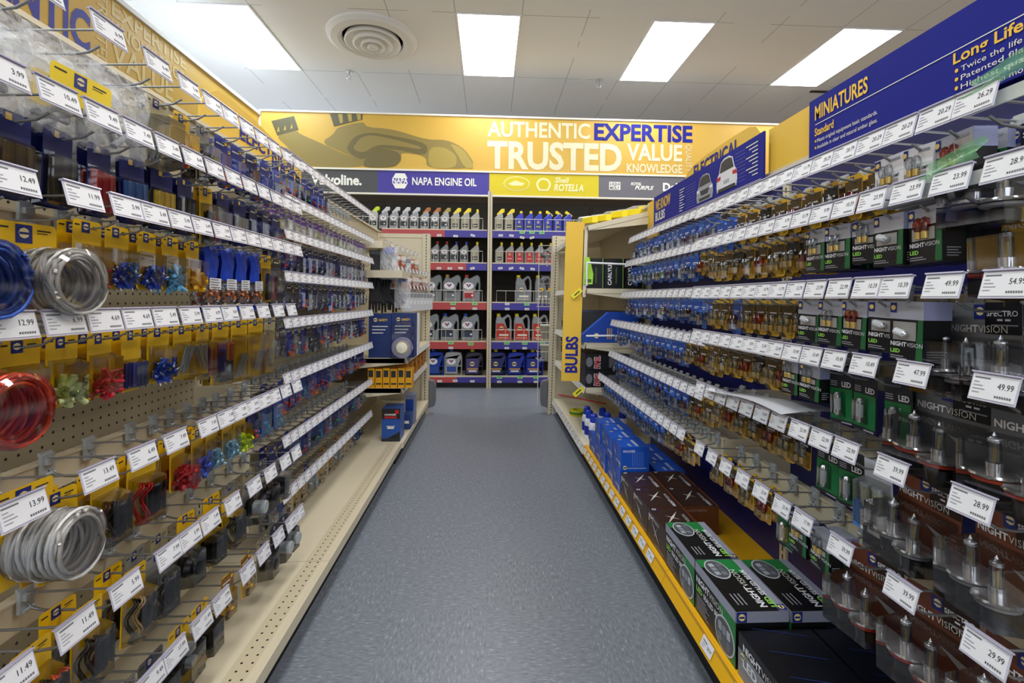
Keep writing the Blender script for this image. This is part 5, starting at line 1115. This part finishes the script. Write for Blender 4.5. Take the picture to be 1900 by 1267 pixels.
def jug(style, body, capc, lab, mark):
    b = MB(); c = MB(); l = MB(); y = -.0506
    if style == 'v':
        b.prism([(-.098, 0), (.098, 0), (.102, .19), (.094, .275), (.07, .298), (.045, .292), (-.01, .262), (-.03, .258), (-.034, .27), (-.074, .27), (-.078, .255), (-.1, .215)], -.05, .05, M(body, 0.32), .008, [[(.052, .11), (.046, .16), (.07, .215), (.082, .205), (.082, .12)]])
        c.lathe([(.022, .268), (.022, .298), (.018, .302)], M(capc, 0.35), 14, (-.054, 0, 0))
        vmark(l, -.03, .175, .115, .078, y); l.rect(-.085, .035, .04, .125, y, M(lab, 0.4)); l.rect(-.08, .02, .10, .115, y - .0004, M('#26262a', 0.4) if lab != '#a8202a' else WHITE); l.prism(ell(.012, .07, .012, .012, 10), y - .001, y - .0004, WHITE)
    elif style == 'n':
        b.prism([(-.092, 0), (.088, 0), (.09, .12), (.088, .235), (.07, .285), (.045, .298), (-.005, .262), (-.02, .258), (-.035, .275), (-.078, .275), (-.09, .22)], -.05, .05, M(body, 0.32), .008, [[(.04, .135), (.02, .2), (.012, .235), (.045, .27), (.062, .255), (.068, .22), (.066, .14)]])
        c.lathe([(.022, .272), (.022, .302), (.018, .305)], M(capc, 0.35), 14, (-.057, 0, 0))
        l.prism([(-.085, .012), (.078, .012), (.072, .10), (.02, .155), (.0, .195), (-.08, .195)], y, y + .0008, M(lab, 0.4)); emblem(l, -.025, .14, .024, y - .0004, None); l.rect(-.05, .055, .055, .075, y - .0006, TXTW); l.rect(-.07, .06, .03, .036, y - .0006, TXTW)
    else:
        b.prism([(-.098, 0), (.098, 0), (.1, .2), (.085, .25), (.04, .262), (-.03, .262), (-.08, .25), (-.1, .2)], -.05, .05, M(body, 0.3), .01, [[(.06, .11), (.058, .2), (.076, .215), (.084, .2), (.084, .11)]])
        c.lathe([(.022, .258), (.022, .285), (.018, .288)], M(capc, 0.35), 14, (-.02, 0, 0))
        l.rect(-.085, .05, .02, .19, y, M(lab, 0.4))
        if mark == 'v': vmark(l, -.02, .155, .1, .07, y - .0004); l.rect(-.07, .035, .04, .1, y - .0004, M('#2a4a9c', 0.4))
        else: emblem(l, -.02, .13, .026, y - .0004, None); l.rect(-.075, .045, .068, .078, y - .0006, YEL); l.rect(-.06, .03, .04, .058, y - .0006, TXTW)
    return Proto([('jug', b), ('cap', c), ('label', l)])
QV = quart('#9b9ea2', '#c9cacc', '#8d9094', 'pour', 'v'); QVb = quart('#9b9ea2', '#b06a2c', '#8d9094', 'pour', 'v'); QVg = quart('#a3a6aa', '#a89a4a', '#8d9094', 'pour', 'v'); QN = quart('#a9a7a0', '#efd81c', '#a19c8a', 'pour', 'n'); QNl = quart('#a9a7a0', '#efd81c', '#a19c8a', 'up', 'n'); QL = quart('#b8bcb4', '#c8e01c', '#a9aca8', 'pour', 'v')
QB = quart('#2436b8', '#efd81c', '#2233a8', 'low', 'n'); QBs = quart('#2436b8', '#efd81c', '#2233a8', 'spout', 'n'); QVr = quart('#8d9094', '#a0282c', '#84878a', 'up', 'v'); QVu = quart('#8d9094', '#2c3a9c', '#84878a', 'up', 'v'); QNr = quart('#9b9d9f', '#efd81c', '#b8302c', 'up', 'r')
JVg = jug('v', '#808489', '#b08a2c', '#6c7074', 'v'); JVr = jug('v', '#808489', '#b8342c', '#a8202a', 'v'); JVb = jug('v', '#8a9096', '#2450b0', '#2c3a50', 'v'); JN = jug('n', '#8c9096', '#efd81c', '#80848a', 'n'); JNr = jug('n', '#9ba0a4', '#efd81c', '#c03020', 'n')
JBv = jug('b', '#16389c', '#2450b0', '#17409c', 'v'); JS = jug('b', '#a2a5a8', '#2450b0', '#989ca0', 'v'); JP = jug('b', '#2c2a3c', '#efd81c', '#4a3f80', 'n'); JB = jug('b', '#1c34a8', '#efd81c', '#1a2f98', 'n'); JBd = jug('b', '#232c78', '#efd81c', '#242a70', 'n')
# ------------------------------------------------------------------ oil shelves against the back
YB = 5.30
SZ = [1.765, 1.40, .962, .525, .135]; RS, BS = M('#b8474a', 0.45), M('#41399a', 0.45)
lab1 = MB().box(-.025, .025, -.0012, 0, -.012, .012, WHITE); lab1.rect(-.018, .018, -.004, .003, -.0016, LINE); lab1 = lab1.mesh('shelf_label')
lab2 = MB().box(-.03, .03, -.0012, 0, -.016, .016, M('#8fdc8f', 0.4)); lab2.rect(-.02, .02, -.003, .004, -.0016, M('#3a7a3a', 0.5)); lab2 = lab2.mesh('green_shelf_label')
def oilbay(lb, x0, splits, labels, posts):
    g = thing('shelving_unit', lb, 'store shelving', (x0, YB, 0), 0, 'oil shelving units')
    MB().box(.03, 1.19, .44, .46, .0, 2.15, M('#2a2723', 0.8)).build('back_panel', g)
    for k in posts:
        p = MB().box(-.025, .025, -.03, .05, 0.0, 2.19, SLOT).build('upright', g); p.location = (1.22 * k, 0, 0)
        p2 = MB().box(-.02, .02, .40, .46, 0, 2.19, BEIGED).build('rear_upright', g); p2.location = (1.22 * k, 0, 0)
    MB().box(.03, 1.19, .06, .07, 0, .06, BLK).build('kick_plate', g)
    for i, z in enumerate(SZ):
        MB().box(.03, 1.19, -.01, .43, z - .02, z, BEIGE).build('shelf', g)
        s_ = MB(); sp = splits[i]; zb = z - .09 if i < 4 else z - .072
        s_.box(.03, .03 + sp, -.016, -.011, zb, z - .012, RS) if sp > 0 else None
        s_.box(.03 + sp, 1.19, -.016, -.011, zb, z - .012, BS) if sp < 1.16 else None
        st_ = s_.build('price_strip', g)
        for (x, kind, dz) in labels[i]: link('shelf_label', lab2 if kind else lab1, st_, (x, -.0165, z - .012 - dz), (0, R(random.uniform(-20, 20)) if not kind and i < 2 else 0, 0))
        if i < 4:
            f = MB(); h = .125
            for a, b in ((.08, .60), (.64, 1.14)):
                f.tube([(a, -.004, z), (a, -.004, z + h), (b, -.004, z + h), (b, -.004, z)], .003, WIREW, 4)
                for k in (1, 2, 3, 4): xx = a + (b - a) * k / 5; f.tube([(xx, -.004, z), (xx, -.004, z + h)], .0024, WIREW, 4)
            f.build('wire_fence', g)
    return g
LL = [[(.66, 0, .06), (.84, 0, .065), (1.03, 0, .055)], [(.66, 0, .06), (.78, 0, .06), (.9, 0, .055), (1.03, 0, .055)], [(.82, 1, .01), (1.06, 1, .01), (.82, 0, .065), (1.06, 0, .065)], [(.8, 1, .01), (1.02, 1, .02), (.8, 0, .065)], [(.68, 0, .045), (.85, 0, .04), (1.04, 0, .045)]]
oilbay('oil shelving unit with red and blue price strips beside the beige end panel', -1.22, [.69, .93, 1.16, 1.16, .84], LL, (1,))
LR = [[(.12, 0, .05), (.24, 0, .05), (.36, 1, .01), (.47, 1, .01), (.58, 1, .01), (.36, 0, .07), (.47, 0, .07)], [(.12, 0, .05), (.24, 0, .05), (.36, 0, .05), (.48, 0, .055)], [(.2, 0, .01), (.42, 1, .01), (.2, 0, .065), (.42, 0, .065)], [(.2, 1, .01), (.4, 1, .01), (.6, 1, .01), (.2, 0, .065), (.4, 0, .065)], [(.12, 1, .0), (.35, 1, .0), (.53, 1, .0), (.12, 0, .05), (.35, 0, .05), (.53, 0, .05)]]
oilbay('oil shelving unit with blue price strips, between the middle post and the yellow flag', 0, [0, 0, 0, 0, 0], LR, ())
oilbay('oil shelving unit mostly hidden behind the beige end panel', -2.44, [1.16] * 5, [[]] * 5, (0,))
oilbay('oil shelving unit mostly hidden behind the bulb rack', 1.22, [0] * 5, [[]] * 5, (1,))
px = lambda p: (p - 908.5) * .00598
def stand(pr, name, lb, x, lvl, dy=.07, yaw=0): pr.spawn(name, lb, 'oil ' + name.split('_')[-1], (x, YB + dy, SZ[lvl] + .0005), R(yaw), 'oil ' + ('jugs' if 'jug' in name else 'bottles') + ' on the back shelves')
top = [('QL', 691)] + [('QV', p) for p in (710, 729, 748, 766.5)] + [('QVb', 786), ('QVb', 805), ('QVg', 823.5), ('QN', 843), ('QN', 862), ('QNl', 880.5)]
for i, (q, p) in enumerate(top):
    stand(globals()[q], 'oil_bottle', {'QL': 'grey oil bottle with lime spout on the top back shelf', 'QV': 'grey oil bottle with grey spout', 'QVb': 'grey oil bottle with brown spout', 'QVg': 'grey oil bottle with olive spout', 'QN': 'grey-beige oil bottle with yellow spout', 'QNl': 'grey-beige oil bottle with upright yellow cap'}[q] + (', %s from the post on the top back shelf' % ORD[len(top) - i] if q != 'QL' else ''), px(p), 0)
for i, (q, p) in enumerate((('QN', 925), ('QN', 944), ('QB', 963.5), ('QB', 982), ('QB', 999.5), ('QBs', 1018), ('QBs', 1036.5), ('QBs', 1055))):
    stand(globals()[q], 'oil_bottle', '%s, %s after the post on the top back shelf' % ({'QN': 'grey-beige oil bottle with yellow spout', 'QB': 'blue oil bottle with low yellow cap', 'QBs': 'blue oil bottle with slanted yellow spout'}[q], ORD[i + 1]), px(p), 0)
for i, (q, p) in enumerate((('QVr', 806), ('QVr', 823.5), ('QVu', 841.5), ('QVu', 860), ('QNl', 880.5))):
    stand(globals()[q], 'oil_bottle', '%s, %s from the post on the second back shelf' % ({'QVr': 'grey oil bottle with dark red cap', 'QVu': 'grey oil bottle with navy cap', 'QNl': 'grey-beige oil bottle with yellow cap'}[q], ORD[5 - i]), px(p), 1)
for i, (q, p) in enumerate((('QNl', 926.5), ('QNr', 946), ('QNr', 964.5), ('QNr', 983.5), ('QNr', 1002), ('QNr', 1020))):
    stand(globals()[q], 'oil_bottle', '%s, %s after the post on the second back shelf' % ({'QNr': 'silver oil bottle with red label', 'QNl': 'grey-beige oil bottle with yellow cap'}[q], ORD[i + 1]), px(p), 1)
for q, lv, p, lb in (('JVg', 2, 803, 'grey oil jug cut off by the end panel, third back shelf down'), ('JVg', 2, 838.5, 'grey oil jug with olive cap, third back shelf down'), ('JVr', 2, 874.5, 'grey oil jug with red cap and red band, third back shelf down'), ('JN', 2, 973, 'grey loop-handled jug with yellow cap, third shelf down'), ('JN', 2, 1010, 'grey loop-handled jug behind the wire rack, third shelf down'),
                     ('JVb', 3, 798, 'grey oil jug cut off by the end panel, fourth back shelf down'), ('JVb', 3, 835, 'grey oil jug with blue cap, second from the post, fourth shelf down'), ('JVb', 3, 873, 'grey oil jug with blue cap beside the post, fourth shelf down'), ('JNr', 3, 936, 'silver loop-handled jug with red label, first after the post'), ('JNr', 3, 970.5, 'silver loop-handled jug with red label, second after the post'), ('JNr', 3, 1005, 'silver loop-handled jug with red label, third after the post'),
                     ('JBv', 4, 808, 'blue oil jug on the base shelf, cut off by the end panel'), ('JS', 4, 842, 'silver oil jug on the base shelf'), ('JP', 4, 881, 'dark purple oil jug on the base shelf beside the post'), ('JBd', 4, 925, 'dark navy oil jug on the base shelf after the post'), ('JB', 4, 960, 'bright blue oil jug, second after the post on the base shelf'), ('JB', 4, 995, 'bright blue oil jug, third after the post on the base shelf')):
    stand(globals()[q], 'oil_jug', lb, px(p), lv, .08)
for i in range(5):
    x = .615 + .075 * i
    QN.spawn('oil_bottle', 'grey-beige bottle lying with yellow spout outward on the sloping shelf, %s from the aisle' % ORD[i + 1], 'oil bottle', (x, 3.10 + .03 * (i % 2), 1.53 - (.95 - x) * .249 + .040), R(-6 + 4 * i), 'oil bottles on the sloping shelf', R(90), False, 0)
# ------------------------------------------------------------------ wire rack on the end cap beyond the flag
w = thing('wire_rack', 'white wire rack of funnels and bottles beyond the end post by the BULBS flag', 'wire rack', (.52, 4.42, 0))
f = MB()
for x in (-.06, .06): f.tube([(x, 0, .0), (x, 0, 1.50)], .0035, WIREW, 5)
for z in (.42, .60, .78, .96, 1.14, 1.32, 1.5): f.tube([(-.06, 0, z), (.06, 0, z)], .003, WIREW, 4)
f.build('frame', w)
for z in (.45, .63, .93):
    f = MB()
    for dz in (0, .07): f.tube([(-.08, -.0, z + dz), (-.08, -.13, z + dz), (.08, -.13, z + dz), (.08, 0, z + dz)], .0025, WIREW, 4)
    for k in range(5): f.tube([(-.08 + .04 * k, -.13, z + .07), (-.08 + .04 * k, -.13, z), (-.08 + .04 * k, 0, z)], .002, WIREW, 4)
    f.build('wire_basket', w)
cup = Proto([('cup', MB().lathe([(.04, 0), (.05, .12), (.052, .12)], M('#8d8a80', 0.4), 14)), ('rim', MB().lathe([(.052, .115), (.055, .125), (.05, .13)], M('#c9c6ba', 0.4), 14))])
cup.spawn('measuring_cup', 'grey measuring cup in the lowest basket of the wire rack', 'cup', (.52, 4.35, .455), 0, 'cups in the wire rack'); cup.spawn('measuring_cup', 'grey measuring cup in the middle basket of the wire rack', 'cup', (.52, 4.35, .635), 0, 'cups in the wire rack')
cb = Proto([('bottle', MB().lathe([(.022, 0), (.024, .05), (.012, .10), (.010, .14)], GLASS, 10)), ('cap', MB().lathe([(.013, .14), (.013, .165), (.01, .168)], YELL, 10))])
for i in range(2): cb.spawn('fluid_bottle', 'clear bottle with yellow cap in the top basket, %s' % ('nearer the flag' if i else 'nearer the aisle'), 'bottle', (.49 + .06 * i, 4.35, .934), 0, 'clear bottles in the wire rack')
for i, (z, lb) in enumerate(((1.46, 'coil of dark bands'), (1.22, 'clear bag of grey hose'))):
    p = thing('hose_pack', lb + ' hanging on the wire rack', 'pack', (.52, 4.40, z), 0, 'packs on the wire rack'); m = MB()
    for k in range(4): loop(m, 0, -.05, .045 - .004 * k, .03, -.02 - .014 * k, .005, M('#2a2a2c', 0.4) if i == 0 else M('#a7abb0', 0.3))
    m.build('hose', p); blist(MB(), -.055, .055, -.11, .0, .08).build('clear_bag', p)
fn_ = Proto([('cone', MB().lathe([(.045, .07), (.046, .075), (.008, .02), (.006, -.03)], CHROME, 14)), ('rim', MB().lathe([(.046, .07), (.048, .074), (.046, .078)], STEEL, 14))]); fn_.spawn('funnel', 'silver funnel hanging high on the wire rack', 'funnel', (.53, 4.36, 1.33))
# black and yellow end-cap packs peeping between the post and the flag
for i in range(3):
    o = MB().box(-.03, .03, -.02, 0, -.04, .04, BLK).rect(-.03, .03, .018, .034, -.0206, YEL).rect(-.026, .026, -.03, -.012, -.0206, M('#8a8a1c', 0.4)).build('end_cap_pack'); o.location = (.655 if i else .66, 4.09, [.80, .68, .585][i]); tag(o, 'small black and yellow pack beside the slotted post, %s of three' % ('upper', 'middle', 'lower')[i], 'pack', 'packs beside the end post')

# ------------------------------------------------------------------ safety gear on the beige shelf bay
def saf(m, w, h, y):
    emblem(m, -w * .2, h * .86, .012, y - .0003, None); m.text('SAFETY', -w * .05, h * .83, .02, TXTY, y, .8, .02)
    for i in range(3): m.rect(-w * .35, w * (.35 - .1 * i), h * .7 - .02 * i, h * .705 - .02 * i + .004, y, TXTW)
DKB = M('#20346c', 0.4)
facebox('safety_carton', 'tall blue safety carton on the beige shelf, half behind the tags', 'carton', -.735, -.60, 2.94, 3.06, .631, .90, DKB, saf, 'blue safety cartons')
facebox('safety_carton', 'tall blue safety carton behind the white dust mask', 'carton', -.598, -.46, 2.94, 3.06, .631, .905, DKB, saf, 'blue safety cartons')
facebox('safety_carton', 'thin white safety carton beyond the blue ones', 'carton', -.60, -.455, 3.08, 3.14, .631, .90, WHITE, lambda m, w, h, y: m.rect(-w * .4, w * .4, h * .5, h * .8, y, M('#6a8a6a', 0.5)), 'white safety cartons')
dm = thing('dust_mask', 'round cream dust mask in a clear violet pack on the beige shelf', 'mask', (-.52, 2.90, .70))
MB().lathe([(.005, .05), (.03, .045), (.045, .03), (.05, .01), (.045, 0)], M('#efe9cf', 0.6), 18, (0, 0, 0), 'Y').build('mask', dm); MB().lathe([(.055, 0), (.065, .02), (.062, .028)], M('#b9b4d8', 0.3), 18, (0, 0, 0), 'Y').build('rim', dm)
blist(MB(), -.065, .065, -.07, .15, .04).build('clear_pack', dm)
for i in range(6):
    facebox('yellow_carton', '%s yellow carton in the leaning row on the lower beige shelf' % ORD[i + 1], 'carton', -.73 + .045 * i, -.69 + .045 * i, 2.91, 2.99, .451, .57 - .004 * (i % 2), CYD, lambda m, w, h, y: m.rect(-w * .4, w * .3, h * .55, h * .9, y, INK) and m.rect(-w * .4, w * .4, .02, .03, y, INK), 'yellow cartons on the beige shelf')
for i in range(5):
    facebox('amber_carton', '%s amber carton along the lower beige shelf edge' % ORD[i + 1], 'carton', -.60, -.53, 3.12 + .19 * i, 3.20 + .19 * i, .451, .575 - .015 * (i % 2), M('#c8801c', 0.4), lambda m, w, h, y: m.rect(-w * .4, w * .4, h * .4, h * .6, y, M('#6a3a0c', 0.5)), 'amber cartons on the beige shelf')
def chg(m, w, h, y):
    m.rect(-w / 2, w / 2, h * .68, h, y, M('#1c1418', 0.4)); m.rect(-w * .35, w * .3, h * .7, h * .76, y - .0003, RED); m.text('CHARGER', -w * .36, h * .79, .014, TXTW, y - .0004, 1.1, .03); m.rect(w * .22, w * .42, h * .84, h * .95, y - .0005, RED)
    m.rect(-w * .25, w * .22, h * .45, h * .47, y, TXTW); m.rect(-w * .2, w * .16, h * .38, h * .44, y, TXTW)
    m.add([(-w / 2, y - .0002, .0), (w / 2, y - .0002, 0), (w / 2, y - .0002, h * .3)], [(0, 1, 2)], M('#16181e', 0.4)); m.rect(-w / 2, w / 2, 0, h * .09, y - .0004, CDK)
facebox('charger_carton', 'blue and black charger carton standing on the beige deck', 'carton', -.645, -.535, 2.915, 3.06, .1255, .325, M('#1c4fa0', 0.35), chg)
facebox('small_carton', 'small blue carton standing beyond the charger carton', 'carton', -.575, -.51, 3.30, 3.40, .1255, .33, M('#7f86a0', 0.4), lambda m, w, h, y: m.rect(-w * .4, w * .4, h * .45, h * .85, y, M('#1c3f9c', 0.4)))
facebox('small_carton', 'low blue bottle carton at the deck edge beyond the charger carton', 'carton', -.565, -.515, 3.18, 3.27, .1255, .22, M('#27407c', 0.4), lambda m, w, h, y: m.rect(-w * .3, w * .3, h * .4, h * .6, y, TXTW))
# gloves and bags on the upper hooks of that bay
GB = M('#121214', 0.6)
def glove(m):
    m.prism([(-.035, -.20), (-.03, -.09), (-.04, -.02), (.04, -.02), (.035, -.09), (.05, -.13), (.062, -.15), (.056, -.165), (.036, -.15), (.034, -.20)][::-1] if False else [(-.04, -.02), (-.032, -.09), (-.036, -.15), (.034, -.15), (.056, -.17), (.064, -.158), (.046, -.12), (.034, -.085), (.04, -.02)], -.012, .012, GB, .004)
    for i, l in enumerate((.055, .07, .066, .05)): m.cyl((-.026 + .018 * i, 0, -.145), (-.03 + .02 * i, 0, -.15 - l), .0095, GB, r1=.007, n=7)
gm = MB(); glove(gm); GP = Proto([('glove', gm), ('cuff', MB().prism([(-.042, -.03), (.042, -.03), (.042, .0), (-.042, .0)], -.014, .014, CDK, .003))])
for i, (x, Y, z) in enumerate(((-.70, 2.97, 1.29), (-.66, 3.05, 1.29), (-.72, 3.02, 1.12), (-.68, 3.10, 1.12), (-.63, 3.2, 1.12))):
    GP.spawn('work_glove', 'black work glove hanging by the beige upper shelf, %s' % ('upper pair front', 'upper pair back', 'lower three front', 'lower three middle', 'lower three back')[i], 'glove', (x, Y, z), R(20), 'black work gloves')
MB().box(.03, .40, -.30, -.005, -.045, 0, BEIGE).build('upper_bracket_shelf', LF).location = (0, 0, 1.345)
MB().box(.03, .30, -.42, -.005, -.045, 0, BEIGE).build('upper_bracket_shelf', LF).location = (0, 0, 1.165)
earp = Proto([('card', MB().box(-.025, .025, 0, .001, -.09, .01, M('#e8e2dc', 0.4))), ('earplugs', MB().cyl((-.008, -.01, -.075), (-.008, -.01, -.05), .008, ORANGE, r1=.005).cyl((.01, -.01, -.075), (.01, -.01, -.05), .008, ORANGE, r1=.005)), ('clear_blister', blist(MB(), -.022, .022, -.085, -.02, .02))])
wh = Proto([('card', MB().box(-.032, .032, 0, .002, -.13, .01, M('#c9cbcf', 0.4)).rect(-.028, .028, -.03, .0, -.0006, M('#8d8f96', 0.4)).rect(-.024, .02, -.08, -.05, -.0006, M('#e4e5e8', 0.4)))])
mix = Proto([('card', MB().box(-.025, .025, 0, .001, -.08, .01, M('#d86a4a', 0.4)).rect(-.02, .02, -.03, .0, -.0006, TXTW)), ('clear_blister', blist(MB(), -.022, .022, -.075, -.02, .02))])
for ri, (z, x0, x1, Y0_, n, prs) in enumerate(((1.34, -.66, -.575, 3.06, 8, (mix, earp, wh)), (1.19, -.60, -.50, 3.16, 10, (earp, mix, earp)), (1.075, -.56, -.48, 3.40, 8, (wh, wh, wh)))):
    for i in range(n):
        x = x0 + (x1 - x0) * i / (n - 1); Y = Y0_ + i * (.97 - (ri * .1)) / n
        rown = ('upper', 'middle', 'lower')[ri]
        hook_proto(.16, PR[(i * 3 + ri) % len(PR)]).spawn('safety_hook', 'small tagged hook over the safety shelf, %s of the %s row' % (ORD[i + 1], rown), 'hook', (x - .16, Y, z), LROT, 'hooks over the safety shelf', 0, True)
        pr = prs[i % 3]; d_ = {id(mix): 'coral card pack', id(earp): 'pack of orange earplugs', id(wh): 'grey-white card pack'}[id(pr)]
        pr.spawn('safety_pack', '%s over the safety shelf, %s of the %s row' % (d_, ORD[i + 1], rown), 'pack', (x - .03, Y, z - .045), LROT + R(-50), 'safety packs', 0, True)
rb = thing('respirator_bag', 'clear bag with folded white respirator hanging over the safety shelf', 'pack', (-.56, 3.10, 1.12)); mk = mk_poly(21, .11, .20, False)
for n_, me, _s in mk.parts: link(n_, me, rb)
MB().box(-.03, .03, -.004, .004, -.02, .02, M('#1c2f8c', 0.4)).build('header_card', rb); rb.rotation_euler = (0, 0, R(30))
rb = thing('respirator_bag', 'clear bag with blue-edged mask hanging nearest the gloves', 'pack', (-.62, 2.97, 1.30))
for n_, me, _s in mk.parts: link(n_, me, rb)
MB().box(-.03, .03, -.004, .004, -.03, .01, M('#3a3f9c', 0.4)).build('header_card', rb); rb.rotation_euler = (0, 0, R(15))
